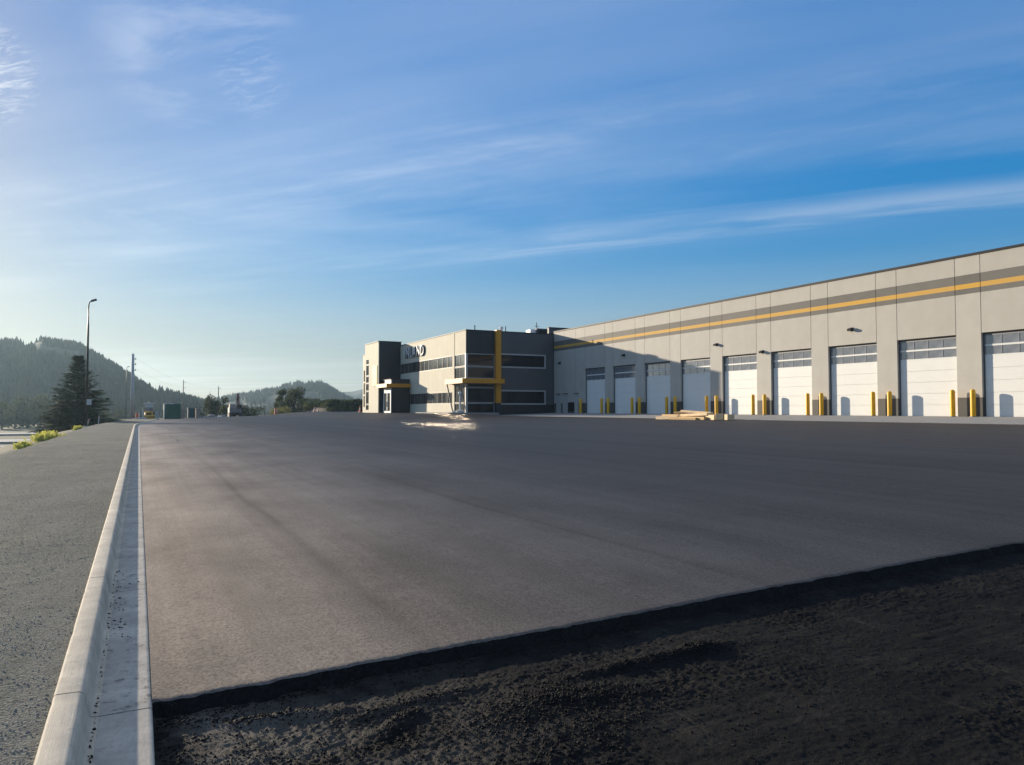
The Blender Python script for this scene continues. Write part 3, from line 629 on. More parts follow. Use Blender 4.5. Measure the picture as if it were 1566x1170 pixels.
# wall lights
def wall_light(y, z, label):
    t = thing('wall_light', (WX, y, z), label, 'wall light', 'dark flood lights on the warehouse wall')
    MB().box(-0.05, -0.001, -0.12, 0.12, -0.12, 0.12).build('back_plate', M['cap'], t)
    MB().tube([(-0.05, 0, 0.02), (-0.15, 0, 0.03)], 0.03, 8).build('arm', M['cap'], t)
    h = MB(); h.add([(-0.10, -0.15, 0.09), (-0.27, -0.15, 0.02), (-0.27, 0.15, 0.02), (-0.10, 0.15, 0.09), (-0.09, -0.15, -0.05), (-0.24, -0.15, -0.12), (-0.24, 0.15, -0.12), (-0.09, 0.15, -0.05)],
                    [(3, 2, 1, 0), (4, 5, 6, 7), (0, 1, 5, 4), (1, 2, 6, 5), (2, 3, 7, 6), (3, 0, 4, 7)]); hd = h.build('lamp_head', M['cap'], t)
    MB().add([(-0.10, -0.12, -0.058), (-0.23, -0.12, -0.118), (-0.23, 0.12, -0.118), (-0.10, 0.12, -0.058)], [(0, 1, 2, 3)]).build('lens', M['lightframe'], hd)
wall_light(33.82, 6.92, 'dark flood light high over the third full door from the right edge')
wall_light(46.65, 6.91, 'dark flood light on the pier right of the last shaded door')
wall_light(41.68, 5.98, 'lowest dark wall light, between two sunlit doors just above their heads')
wall_light(59.58, 6.90, 'dark wall light in the office shadow above the second door from the office')
wall_light(71.83, 6.82, 'dark wall light closest to the office corner, above the grey service doors')
rv = thing('roof_vent', (44, 34.2, TOP - 0.55), 'small white dome vent on the warehouse roof edge', 'vent')
MB().tube([(0, 0, 0), (0, 0, 0.78)], 0.09, 10).build('pipe', M['steel'], rv); MB().tube([(0, 0, 0.72), (0, 0, 0.85), (0, 0, 1.0), (0, 0, 1.08)], [0.16, 0.24, 0.2, 0.06], 12).build('hood', M['white'], rv, True)

# ------------------------------------------------------------------ office block
of = thing('office_building', (31.2, 73.3, 0), 'two storey cream and charcoal office block with glazed corner and yellow trim', 'office building')
ox, oy = 31.2, 73.3
def ob(name, mat, x0, x1, y0, y1, z0, z1, parent=None):
    return MB().box(x0 - ox, x1 - ox, y0 - oy, y1 - oy, z0, z1).build(name, mat, parent or of)
OT = 10.12; B0 = 0.7
ob('wall_core', M['charcoal'], ox + 0.14, 41.98, oy + 0.14, 101.9, B0, OT - 0.3)
ob('roof', M['roof'], ox + 0.15, 41.97, oy + 0.15, 101.9, OT - 0.3, OT - 0.2)
# west wall: cladding panels
def clad_west(y0, y1, z0, z1, step, mat, x=ox, th=0.13, name='wall_panel'):
    n = max(1, round((y1 - y0) / step)); w = (y1 - y0) / n
    for i in range(n): ob(name, mat, x, x + th, y0 + i * w + 0.008, y0 + (i + 1) * w - 0.008, z0, z1)
UW = (6.32, 7.64); LW = (2.30, 3.60)
clad_west(77.1, 95.55, UW[1] + 0.0, OT, 1.54, M['cream']); clad_west(77.1, 95.55, LW[1], UW[0], 1.54, M['cream']); clad_west(77.1, 91.55, B0, LW[0], 1.54, M['cream']); clad_west(91.56, 95.55, B0, LW[1], 1.3, M['charcoal'])
clad_west(73.32, 76.5, 7.66, OT, 1.6, M['cream']); clad_west(95.56, 101.9, 9.4, OT, 2, M['cream'])
ob('pilaster', M['cream'], ox - 0.03, ox + 0.13, 76.505, 77.09, B0, OT)
def window_west(y0, y1, z0, z1, n, glass, x=ox):
    f = MB(); X = x - ox; a, b = y0 - oy, y1 - oy; t = 0.06
    f.box(X + 0.005, X + 0.12, a, b, z0, z0 + t); f.box(X + 0.005, X + 0.12, a, b, z1 - t, z1)
    f.box(X + 0.006, X + 0.12, a, a + t, z0 + t, z1 - t); f.box(X + 0.006, X + 0.12, b - t, b, z0 + t, z1 - t)
    for i in range(1, n): y = a + (b - a) * i / n; f.box(X + 0.02, X + 0.12, y - 0.02, y + 0.02, z0 + t, z1 - t)
    w = f.build('window', M['westframe'], of)
    for i in range(n):
        ya = a + (b - a) * i / n + (t if i == 0 else 0.02); yb = a + (b - a) * (i + 1) / n - (t if i == n - 1 else 0.02)
        MB().box(X + 0.06, X + 0.075, ya, yb, z0 + t, z1 - t).build('pane', glass, w)
window_west(77.1, 95.5, *UW, 12, M['westglass']); window_west(77.1, 91.5, *LW, 9, M['westglass'])
window_west(73.46, 76.5, 6.29, 7.64, 2, M['westglass']); window_west(73.46, 76.5, 4.98, 6.24, 2, M['westglass']); window_west(73.46, 76.5, 2.36, 4.38, 2, M['westglass']); window_west(73.46, 76.5, 1.2, 2.30, 2, M['westglass'])
ob('corner_post', M['lightframe'], ox - 0.04, ox + 0.14, oy - 0.04, oy + 0.16, B0, 7.655)
ob('spandrel', M['yellow'], ox + 0.02, ox + 0.12, 73.46, 76.5, 4.40, 4.96)
# south wall
def clad_south(x0, x1, z0, z1, step, mat, y=oy, th=0.13):
    n = max(1, round((x1 - x0) / step)); w = (x1 - x0) / n
    for i in range(n): ob('wall_panel', mat, x0 + i * w + 0.008, x0 + (i + 1) * w - 0.008, y, y + th, z0, z1)
clad_south(31.2, 34.6, 7.66, OT, 1.7, M['charcoal']); clad_south(35.2, 41.98, 7.78, OT, 2.25, M['greyclad']); clad_south(35.2, 41.98, 3.78, 6.2, 2.25, M['greyclad'])
clad_south(40.95, 41.98, 6.2, 7.78, 2, M['greyclad']); clad_south(40.95, 41.98, 2.16, 3.78, 2, M['greyclad']); clad_south(35.2, 41.98, B0, 2.15, 2.25, M['wains'])
def window_south(x0, x1, z0, z1, n, glass, frame=0.06, out=0.0, y=oy, fm='lightframe'):
    f = MB(); a, b = x0 - ox, x1 - ox; t = frame; Y = y - oy
    f.box(a, b, Y - out, Y + 0.12, z0, z0 + t); f.box(a, b, Y - out, Y + 0.12, z1 - t, z1); f.box(a, a + t, Y - out, Y + 0.12, z0 + t, z1 - t); f.box(b - t, b, Y - out, Y + 0.12, z0 + t, z1 - t)
    for i in range(1, n): x = a + (b - a) * i / n; f.box(x - 0.02, x + 0.02, Y + 0.05, Y + 0.12, z0 + t, z1 - t, 1)
    w = f.build('window', [M[fm], M['cap']], of)
    for i in range(n):
        xa = a + (b - a) * i / n + (t if i == 0 else 0.02); xb = a + (b - a) * (i + 1) / n - (t if i == n - 1 else 0.02)
        MB().box(xa, xb, Y + 0.06, Y + 0.075, z0 + t, z1 - t).build('pane', glass, w)
window_south(35.21, 40.94, 6.21, 7.77, 4, M['glass'], 0.15, 0.05); window_south(35.21, 40.94, 2.17, 3.77, 4, M['glass'], 0.15, 0.05)
for z0, z1 in ((6.29, 7.64), (4.98, 6.24), (4.02, 4.40), (2.36, 3.98), (1.2, 2.31)): window_south(31.36, 34.56, z0, z1, 2, M['glass'])
# yellow fin and wrap-round corner canopy
ob('fin', M['yellow'], 34.61, 35.19, oy - 0.42, oy + 0.13, 2.35, OT + 0.16); ob('fin_base', M['charcoal'], 34.63, 35.17, oy - 0.40, oy + 0.13, B0, 2.34)
ob('canopy', M['yellow'], 30.35, 35.3, 72.25, 73.24, 4.42, 4.93); ob('canopy', M['yellow'], 30.35, 31.14, 73.25, 77.25, 4.42, 4.93)
ob('canopy_soffit', M['charcoal'], 30.4, 34.5, 72.3, 73.2, 4.40, 4.415)
MB().tube([(30.5 - ox, 77.0 - oy, 4.42), (30.25 - ox, 74.4 - oy, 0.9)], 0.075, 10).build('slanted_column', M['darkpole'], of)
MB().tube([(30.55 - ox, 72.9 - oy, 4.42), (30.75 - ox, 73.9 - oy, 0.9)], 0.06, 10).build('slanted_column', M['darkpole'], of)
# parapet cap
for a in ((ox - 0.05, 42.0, oy - 0.05, oy + 0.25), (ox - 0.05, ox + 0.25, oy + 0.255, 95.54)): ob('parapet_cap', M['cap'], a[0], a[1], a[2], a[3], OT, OT + 0.09)
# entrance tower
ob('tower_wall', M['charcoal'], 28.32, 31.3, 95.6, 102.15, B0, 10.60)
clad_west(95.62, 102.15, 8.6, 10.6, 2.2, M['cream'], 28.2, 0.11); clad_west(95.62, 100.1, B0, 8.6, 1.5, M['cream'], 28.2, 0.11); clad_west(101.66, 102.15, B0, 8.6, 2, M['cream'], 28.2, 0.11); clad_west(100.1, 101.65, B0, 1.5, 2, M['cream'], 28.2, 0.11)
ob('parapet_cap', M['cap'], 28.12, 31.34, 95.55, 102.2, 10.60, 10.69)
for z0, z1 in ((1.52, 2.3), (2.36, 4.1), (4.16, 5.2), (5.26, 6.2), (6.26, 7.75), (7.81, 8.58)): window_west(100.12, 101.64, z0, z1, 1, M['westglass'], 28.2)
ob('yellow_panel', M['yellowpanel'], 28.13, 28.2, 96.15, 98.3, 4.74, 7.45)
ob('rear_wing', M['cream'], 28.5, 33, 102.21, 104.35, B0, 9.3); ob('parapet_cap', M['cap'], 28.44, 33, 102.22, 104.4, 9.3, 9.38)
for z0, z1 in ((1.9, 3.6), (3.66, 5.4), (5.46, 7.2)): window_west(102.35, 103.55, z0, z1, 1, M['westglass'], 28.37)
# entrance vestibule with its white door and canopy band
ob('vestibule', M['charcoal'], 28.80, 31.1, 91.6, 95.55, B0, 5.45)
ob('vestibule_panel', M['white'], 28.66, 28.79, 91.62, 94.2, 4.94, 5.42); ob('vestibule_cap', M['cap'], 28.6, 31.12, 91.56, 95.56, 5.45, 5.52)
ob('canopy', M['yellow'], 27.95, 31.19, 91.2, 95.58, 4.45, 4.92)
dv = MB(); a, b = 91.7 - oy, 94.9 - oy; X = 28.67 - ox
for (p, q, z0, z1) in ((a, b, 3.75, 4.35), (a, a + 0.28, 1.2, 3.75), (b - 0.28, b, 1.2, 3.75), ((a + b) / 2 - 0.08, (a + b) / 2 + 0.08, 1.2, 3.75), (a + 0.28, b - 0.28, 1.2, 1.42)): dv.box(X, X + 0.1, p, q, z0, z1)
de = dv.build('entrance_door', M['white'], of)
for (p, q) in ((a + 0.28, (a + b) / 2 - 0.08), ((a + b) / 2 + 0.08, b - 0.28)): MB().box(X + 0.05, X + 0.06, p, q, 1.42, 3.75).build('pane', M['westglass'], de)
for s in (-0.14, 0.14): MB().tube([(X - 0.06, (a + b) / 2 + s, 2.0), (X - 0.06, (a + b) / 2 + s, 2.6)], 0.02, 6).build('handle', M['steel'], de)

# raised letters on the west wall
sg = thing('wall_sign', (ox - 0.02, 93.25, 8.28), 'raised pale letters INLAND high on the cream west wall', 'sign')
def letter(ch, size):
    cu = bpy.data.curves.new('letter', 'FONT'); cu.body = ch; cu.size = size; cu.extrude = 0.0; cu.offset = 0.035; cu.resolution_u = 3
    tmp = bpy.data.objects.new('tmp_letter', cu); COL.objects.link(tmp); dg = bpy.context.evaluated_depsgraph_get(); me = bpy.data.meshes.new_from_object(tmp.evaluated_get(dg))
    bpy.data.objects.remove(tmp); return me
import bmesh
yy = 0.0
for ch in 'INLAND':
    src = letter(ch, 1.85); bm = bmesh.new(); bm.from_mesh(src); bmesh.ops.remove_doubles(bm, verts=bm.verts, dist=0.001)
    xs = [v.co.x for v in bm.verts]; x0, x1 = min(xs), max(xs)
    r = bmesh.ops.extrude_face_region(bm, geom=bm.faces[:]); up = [e for e in r['geom'] if isinstance(e, bmesh.types.BMVert)]
    bmesh.ops.translate(bm, verts=up, vec=(0, 0, 0.16)); bmesh.ops.recalc_face_normals(bm, faces=bm.faces[:])
    for f in bm.faces: f.material_index = 0 if (f.normal.z > 0.9 and f.calc_center_median().z > 0.15) else 1
    me = bpy.data.meshes.new('letter'); bm.to_mesh(me); bm.free(); bpy.data.meshes.remove(src); me.materials.append(M['lettface']); me.materials.append(M['lettside'])
    # text X runs towards -Y, text Y up, face towards -X
    me.transform(Matrix(((0, 0, -1, 0), (-1, 0, 0, x0), (0, 1, 0, 0), (0, 0, 0, 1))))
    o = link('letter', me, sg, (0.0, -yy, 0)); o['label'] = 'raised letter ' + ch
    yy += (x1 - x0) + 0.32
sg.scale = (1, 7.2 / (yy - 0.32), 1)

# roof plant on the office
hv = thing('rooftop_unit', (41.5, 77.3, OT + 0.16), 'grey air handling unit on the office roof', 'air conditioner')
MB().cbox(0.5, 2.2, 0, 1.6, 0.1, 0.95, 0.03).build('cabinet', M['greyclad'], hv); MB().cbox(-0.25, 0.48, 0.2, 1.4, 0.1, 0.85, 0.05).build('intake_hood', M['white'], hv)
MB().box(0.7, 2.0, -0.02, 0.0, 0.3, 0.8).build('grille', M['cap'], hv); MB().box(-0.1, 2.1, 0.1, 1.5, -0.36, 0.1).build('base_rail', M['steel'], hv)
ma = thing('roof_antenna', (43.0, 79.2, OT - 0.55), 'thin antenna mast rising behind the air handling unit', 'antenna')
MB().tube([(0, 0, 0), (0, 0, 2.6)], 0.045, 8).build('mast', M['darkpole'], ma); MB().tube([(-0.35, 0, 2.15), (0.35, 0, 2.15)], 0.03, 6).build('crossbar', M['darkpole'], ma)
for x, y, hgt, lab in ((36.95, 76.5, 0.95, 'white capped roof vent above the yellow fin'), (34.3, 78.0, 1.25, 'thin dark vent pipe on the roof over the black corner panel')):
    v = thing('roof_pipe', (x, y, OT - 0.2), lab, 'vent')
    if 'white' in lab: MB().tube([(0, 0, 0), (0, 0, hgt)], 0.16, 10).build('pipe', M['white'], v); MB().tube([(0, 0, hgt), (0, 0, hgt + 0.22)], [0.26, 0.2], 10).build('hood', M['white'], v); MB().tube([(0.5, 0, 0), (0.55, 0, hgt + 0.3)], 0.05, 6).build('side_pipe', M['cap'], v)
    else: MB().tube([(0, 0, 0), (0, 0, hgt)], 0.055, 8).build('pipe', M['cap'], v); MB().tube([(0, 0, hgt), (0, 0, hgt + 0.1)], [0.1, 0.05], 8).build('hood', M['cap'], v)

# low concrete walk at the glazed corner
def corner_walk():
    poly = [(31.1, 73.2), (31.1, 86.0), (30.0, 86.0), (29.3, 82.0), (28.9, 76.0), (28.9, 72.5), (29.4, 71.3), (30.4, 70.9), (34.0, 70.9), (34.0, 73.2)]
    zt = [max(1.2, float(yard_z(x, y))) + 0.10 for x, y in poly]; n = len(poly)
    v = [(x, y, 0.6) for x, y in poly] + [(x, y, z) for (x, y), z in zip(poly, zt)]
    MB().add(v, [tuple(range(n, 2 * n))] + [(i, (i + 1) % n, (i + 1) % n + n, i + n) for i in range(n)]).build('corner_walk', M['apron'])
    tag(bpy.data.objects['corner_walk'], kind='structure')
corner_walk()

# ------------------------------------------------------------------ bollards
bol = thing('bollard', (0, 0, 0), 'yellow bollard', 'bollard', 'yellow bollards in front of the door piers')
MB().tube([(0, 0, 0), (0, 0, 1.42), (0, 0, 1.49), (0, 0, 1.53), (0, 0, 1.545)], [0.135, 0.135, 0.12, 0.075, 0.02], 20).build('sleeve', M['bollard'], bol, True); shade_auto(bol.children[0], 40)
MB().tube([(0, 0, -0.05), (0, 0, 0.03)], 0.17, 20).build('collar', M['apron'], bol)
ORD = ['first', 'second', 'third', 'fourth', 'fifth', 'sixth', 'seventh', 'eighth', 'ninth', 'tenth', 'eleventh']
first = True
bx = 41.62; bz = SL * bx + 0.012
for k in range(NB + 1):
    yd = Y0 - PITCH * k
    spots = [(yd + 0.30, 'left')] if k < NB else []
    if k > 0: spots.append((Y0 - PITCH * (k - 1) - OPEN + 0.05, 'right'))
    for (y, side) in spots:
        if y < 20.5: continue
        o = bol if first else copy_tree(bol); first = False
        o.location = (bx, y, bz)
        n = k if side == 'left' else k - 1
        o['label'] = f"yellow bollard at the {side} edge of the {ORD[n]} white door counted from the office"

# ------------------------------------------------------------------ lumber by the apron
def lumber_bits():
    cx, cy = 32.9, 39.3; d = Vector((0.05, -1, 0)).normalized(); nrm = Vector((-d.y, d.x, 0))
    specs = [  # along, across, z, length, width, thick, yaw, pitch, mat, label
        (-1.45, 0.0, 0.00, 1.5, 0.30, 0.14, 4, 3, 'lumberpale', 'short pale timber at the left end of the pile, lying on the ground'),
        (-1.30, 0.35, 0.0, 1.7, 0.25, 0.20, -3, 0, 'lumber', 'brown timber behind the short pale one at the left of the pile'),
        (-0.15, -0.35, 0.0, 1.8, 0.22, 0.09, 2, 0, 'lumber', 'low plank along the front of the pile'),
        (0.10, -0.05, 0.0, 2.3, 0.24, 0.12, -6, 0, 'lumber', 'long plank at the bottom of the pile'),
        (0.15, 0.22, 0.0, 2.2, 0.24, 0.14, 5, 0, 'lumber', 'long plank at the bottom rear of the pile'),
        (0.20, 0.10, 0.145, 2.2, 0.28, 0.10, -4, 2, 'lumberpale', 'pale plank across the middle layer of the pile'),
        (0.10, 0.36, 0.145, 2.0, 0.22, 0.11, 8, 0, 'lumber', 'plank on the rear of the middle layer'),
        (0.35, 0.22, 0.26, 1.9, 0.26, 0.09, 3, -3, 'lumberpale', 'topmost pale board of the pile'),
        (-0.55, 0.15, 0.26, 0.9, 0.2, 0.08, 14, 4, 'lumber', 'short board skewed on top of the pile'),
        (1.50, 0.1, 0.0, 0.75, 0.5, 0.2, -14, 0, 'lumberpale', 'square pale block right of the long planks'),
        (2.02, 0.05, 0.0, 0.35, 0.5, 0.24, 18, 0, 'lumberpale', 'tall pale block with a dark shadowed end near the right end'),
        (2.42, 0.15, 0.0, 0.32, 0.5, 0.22, -12, 0, 'lumberpale', 'last small block at the right end of the pile'),
    ]
    for (al, ac, z, ln, w, th, yaw, pit, mat, lab) in specs:
        al *= 1.42; ln *= 1.42; p = Vector((cx, cy, 0)) + d * al + nrm * ac; g = float(yard_z(p.x, p.y)) if p.x < 34 else SL * p.x + 0.012
        o = MB().cbox(-ln / 2, ln / 2, -w / 2, w / 2, 0, th * 1.6, 0.012).build('lumber_plank', M[mat], None, loc=(p.x, p.y, max(g, SL * p.x + 0.006) + z * 1.6 + 0.002), rot=(rad(random.uniform(-2, 2)), rad(-pit), rad(-87 + yaw)))
        tag(o, lab, 'plank', 'loose lumber at the edge of the apron')
lumber_bits()

# ------------------------------------------------------------------ lamps, poles, wires
def street_lamp(x, y, z, h, label, sign=False):
    t = thing('street_lamp', (x, y, z), label, 'street lamp', 'street lamps on the shoulder')
    MB().tube([(0, 0, -0.3), (0, 0, 0.15)], 0.24, 12).build('base', M['polepale'], t)
    MB().tube([(0, 0, 0.1), (0, 0, h * 0.82), (0, 0, h * 0.825), (0, 0, h - 0.7)], [0.115, 0.09, 0.065, 0.055], 12).build('pole', M['darkpole'], t, True)
    a = MB().tube([(0, 0, h - 0.75), (0.02, 0, h - 0.35), (0.07, 0, h - 0.1), (0.17, -0.02, h + 0.02), (0.32, -0.05, h + 0.06)], [0.055, 0.055, 0.055, 0.05, 0.045], 10).build('arm', M['darkpole'], t, True)
    hd = MB(); hd.add([(0.22, -0.26, h - 0.06), (0.72, -0.24, h + 0.14), (0.72, 0.16, h + 0.14), (0.22, 0.16, h - 0.06), (0.20, -0.22, h + 0.12), (0.66, -0.20, h + 0.30), (0.66, 0.12, h + 0.30), (0.20, 0.12, h + 0.12)], [(3, 2, 1, 0), (4, 5, 6, 7), (0, 1, 5, 4), (1, 2, 6, 5), (2, 3, 7, 6), (3, 0, 4, 7)])
    hd.build('lamp_head', M['darkpole'], a)
    if sign: MB().box(0.0, 0.42, -0.16, -0.13, 2.2, 2.75).build('sign_plate', M['machwhite'], t)
    return t
street_lamp(-4.55, 84.0, -0.12, 12.4, 'tall dark street lamp in front of the big spruce', True)
street_lamp(-2.8, 208.0, -3.5, 15.6, 'distant thin street lamp left of the pale utility pole')
def util_pole(x, y, z, h, r, mat, label, arms, side):
    t = thing('utility_pole', (x, y, z), label, 'utility pole', 'utility poles carrying the wires')
    MB().tube([(0, 0, -0.5), (0, 0, h)], [r, r * 0.55], 14).build('pole', mat, t, True)
    for zz in arms:
        MB().tube([(-side * 0.25, 0, zz), (side, 0, zz)], 0.05, 6).build('crossarm', M['darkpole'], t)
        MB().tube([(side * 0.9, 0, zz), (side * 0.9, 0, zz + 0.25)], [0.05, 0.07], 8).build('insulator', M['cap'], t)
    return t
util_pole(-0.95, 140, -0.25, 11.2, 0.34, M['polepale'], 'pale tapered utility pole at the far end of the kerb', [10.3, 9.4, 8.4], 0.45)
util_pole(14.4, 294.6, -5.2, 17.5, 0.22, M['woodpole'], 'dark utility pole rising behind the green container', [16.6, 14.6], 0.9)
util_pole(32.9, 368.5, -5.2, 17.5, 0.30, M['woodpole'], 'farthest dark utility pole above the dark pine', [16.4], 1.1)
def wire(p, q, sag, r, label):
    p, q = Vector(p), Vector(q); pts = [p.lerp(q, i / 14) - Vector((0, 0, sag * 4 * (i / 14) * (1 - i / 14))) for i in range(15)]
    tag(MB().tube(pts, r, 5).build('power_line', M['cap']), label, 'wire', 'power lines between the utility poles')
wire((-0.55, 140, 10.3), (15.2, 294.6, 11.65), 0.8, 0.009, 'upper power line from the pale pole to the pole behind the container')
wire((-0.55, 140, 8.4), (15.2, 294.6, 9.65), 0.8, 0.009, 'lower power line from the pale pole to the pole behind the container')
wire((15.2, 294.6, 11.65), (33.9, 368.5, 11.5), 0.8, 0.012, 'power line between the two dark utility poles')

# delineator posts
for x, y, h, lean, lab in ((-4.35, 104.5, 0.95, 3, 'upright pale marker post on the shoulder edge right of the spruce'), (-4.55, 84.6, 0.8, 16, 'leaning pale marker post beside the foot of the tall lamp')):
    t = thing('marker_post', (x, y, -0.05), lab, 'marker post', 'pale marker posts on the shoulder edge'); t.rotation_euler = (0, rad(lean), 0)
    MB().cbox(-0.06, 0.06, -0.03, 0.03, -0.1, h, 0.01).build('post', M['machwhite'], t); MB().box(-0.045, 0.045, -0.036, -0.031, h - 0.2, h - 0.06).build('reflector', M['orange'], t)

# ------------------------------------------------------------------ machines and site clutter beyond the yard
def wheel(parent, x, y, r, w, rim='machine'):
    a = MB().tube([(x - w / 2, y, r), (x - w / 2 + 0.04, y, r), (x + w / 2 - 0.04, y, r), (x + w / 2, y, r)], [r * 0.9, r, r, r * 0.9], 18).build('wheel', M['black'], parent)
    MB().tube([(x - w / 2 - 0.012, y, r), (x + w / 2 + 0.012, y, r)], r * 0.52, 14).build('rim', M[rim], a)
tr = thing('backhoe_loader', (1.55, 138.5, -0.22), 'yellow backhoe loader with a pale cab parked at the end of the kerb', 'backhoe')
for s in (-0.72, 0.72): wheel(tr, s, -0.75, 0.48, 0.3); wheel(tr, s, 1.35, 0.75, 0.42)
bd = MB(); bd.prism_x([(-1.35, 0.7), (-1.3, 1.35), (0.3, 1.6), (0.3, 0.65)], -0.5, 0.5); bd.box(-0.42, 0.42, 0.3, 2.0, 0.65, 1.3); bd.build('body', M['machine'], tr)
MB().box(-0.36, 0.36, -1.372, -1.358, 0.78, 1.25).build('grille', M['black'], tr)
cab = MB(); 
for x in (-0.72, 0.64):
    for y in (0.35, 1.75): cab.box(x, x + 0.08, y, y + 0.08, 1.3, 2.75)
cab.box(-0.72, 0.72, 0.35, 1.83, 1.25, 1.5); cab = cab.build('cab', M['machine'], tr)
MB().box(-0.64, 0.64, 0.36, 0.38, 1.52, 2.74).build('windscreen', M['doorglass'], cab); MB().cbox(-0.8, 0.8, 0.2, 1.95, 2.76, 2.95, 0.05).build('roof', M['machwhite'], cab); MB().box(-0.66, 0.66, 0.30, 0.34, 2.2, 2.7).build('sun_visor', M['machwhite'], cab)
MB().tube([(0, 1.0, 2.95), (0, 1.0, 3.12)], [0.14, 0.1], 10).build('beacon', M['machwhite'], cab)
bk = MB(); bk.prism_x([(-2.3, 0.15), (-2.25, 0.85), (-1.85, 0.95), (-1.7, 0.6), (-1.9, 0.2)], -0.95, 0.95); bk.build('bucket', M['machine'], tr)
for s in (-0.55, 0.55): MB().tube([(s, 0.2, 1.35), (s, -1.0, 1.1), (s, -1.85, 0.6)], 0.07, 8).build('loader_arm', M['machine'], tr)
MB().tube([(0.3, -0.6, 1.4), (0.3, -0.6, 2.1)], 0.05, 8).build('exhaust', M['black'], tr)
MB().tube([(-0.95, 0.4, 1.6), (-1.05, 0.2, 2.3)], 0.03, 6).build('mirror_arm', M['machwhite'], tr)

ct = thing('shipping_container', (3.55, 128.2, 0.0), 'green shipping container end with a pale frame on its left', 'container'); ct.location.z = 0.10
W_, H_, D_ = 2.4, 2.5, 6.06
MB().box(0.08, W_ - 0.08, 0.06, D_ - 0.06, 0.12, H_ - 0.08).build('body', M['containergreen'], ct)
MB().box(0.0, 0.14, -0.03, 0.11, 0, H_).build('corner_post', M['machwhite'], ct)['label'] = 'pale left corner post'
MB().box(W_ - 0.12, W_, 0, 0.12, 0, H_).build('corner_post', M['containergreen'], ct)
MB().box(0.14, W_ * 0.62, -0.01, 0.09, H_ - 0.12, H_).build('top_rail', M['machwhite'], ct); MB().box(0.12, W_ - 0.12, 0, 0.1, 0, 0.14).build('bottom_rail', M['containergreen'], ct)
for s in (0, 1):
    xa = 0.15 + s * 1.07; d = MB().box(xa, xa + 1.02, 0.03, 0.06, 0.15, H_ - 0.13).build('door', M['containergreen'], ct)
    for q in (0.3, 0.72): MB().tube([(xa + q, 0.01, 0.16), (xa + q, 0.01, H_ - 0.14)], 0.022, 6).build('locking_bar', M['containergreen'], d)
for i in range(20): MB().box(0.03, 0.08, 0.2 + i * 0.29, 0.2 + i * 0.29 + 0.15, 0.14, H_ - 0.1).build('rib', M['containergreen'], ct)

def cabinet(x, y, z, w, d, h, mat, label, cat='utility box', group='upright boxes beside the green container'):
    t = thing('utility_box', (x, y, z), label, cat, group)
    MB().cbox(0, w, 0, d, 0.06, h, 0.04).build('body', M[mat], t); MB().box(0.08, w - 0.08, -0.015, -0.001, 0.14, h - 0.15).build('door', M[mat], t)
    MB().cbox(-0.04, w + 0.04, -0.04, d + 0.04, h, h + 0.09, 0.03).build('lid', M[mat], t); MB().box(0.03, w - 0.03, 0.03, d - 0.03, -0.4, 0.06).build('plinth', M['apron'], t)
cabinet(6.35, 137.6, 0.05, 0.75, 0.8, 1.6, 'tan', 'tan upright box just right of the green container')
cabinet(7.5, 137.6, 0.05, 0.95, 0.95, 1.75, 'teal', 'dark teal upright box between two tan ones')
cabinet(8.75, 137.6, 0.05, 0.7, 0.8, 1.65, 'tan', 'tan upright box right of the teal one')
pb = thing('concrete_post', (2.75, 136.0, 0.0), 'stout pale concrete post between the loader and the container', 'post'); MB().cbox(-0.24, 0.24, -0.24, 0.24, -0.3, 1.35, 0.04).build('shaft', M['polepale'], pb); MB().cbox(-0.3, 0.3, -0.3, 0.3, -0.3, 0.12, 0.03).build('foot', M['polepale'], pb)
for x, h, lab in ((0.1, 0.95, 'short white stake left of the backhoe'), (0.72, 1.4, 'taller white stake touching the left of the backhoe')):
    t = thing('white_stake', (x, 135.6, -0.1), lab, 'stake', 'white stakes at the end of the kerb'); MB().cbox(-0.09, 0.09, -0.05, 0.05, 0, h, 0.01).build('stake', M['machwhite'], t); MB().tube([(0, 0, h), (0, 0, h + 0.14)], [0.09, 0.03], 8).build('tip', M['machwhite'], t)
tag(MB().cbox(-0.35, 1.3, -0.12, 0.12, -0.05, 0.32, 0.02).build('barrier_board', M['machwhite'], None, loc=(-0.1, 133.4, 0.02)), 'low white board lying across the shoulder at the end of the kerb', 'board')

ex = thing('excavator', (15.4, 141.2, 0.25), 'pale excavator with a raised dark red boom beyond the yard edge', 'excavator')
for s in (-1, 1):
    a = MB().prism_x([(-1.6, 0.25), (-1.35, 0.0), (1.35, 0.0), (1.6, 0.25), (1.5, 0.6), (1.2, 0.72), (-1.2, 0.72), (-1.5, 0.6)], s * 0.85 - 0.25, s * 0.85 + 0.25).build('track', M['black'], ex)
MB().box(-0.6, 0.6, -0.8, 0.8, 0.3, 0.75).build('undercarriage', M['black'], ex)
MB().cbox(-1.05, 1.05, -1.3, 1.5, 0.8, 1.75, 0.08).build('house', M['machgrey'], ex)
cb = MB().cbox(-1.0, -0.1, -1.2, 0.3, 1.75, 2.35, 0.08).build('cab', M['machgrey'], ex); MB().box(-0.92, -0.18, -1.215, -1.2, 1.8, 2.25).build('windscreen', M['doorglass'], cb)
MB().tube([(0.25, -0.6, 1.6), (0.3, -1.0, 3.0), (0.32, -1.5, 4.1)], [0.17, 0.19, 0.12], 8).build('boom', M['machred'], ex); MB().tube([(0.32, -1.5, 4.1), (0.4, -2.6, 2.2)], [0.17, 0.1], 8).build('stick', M['machred'], ex)
MB().tube([(0.25, -0.95, 1.6), (0.28, -1.15, 2.9)], 0.06, 8).build('hydraulic_ram', M['steel'], ex)
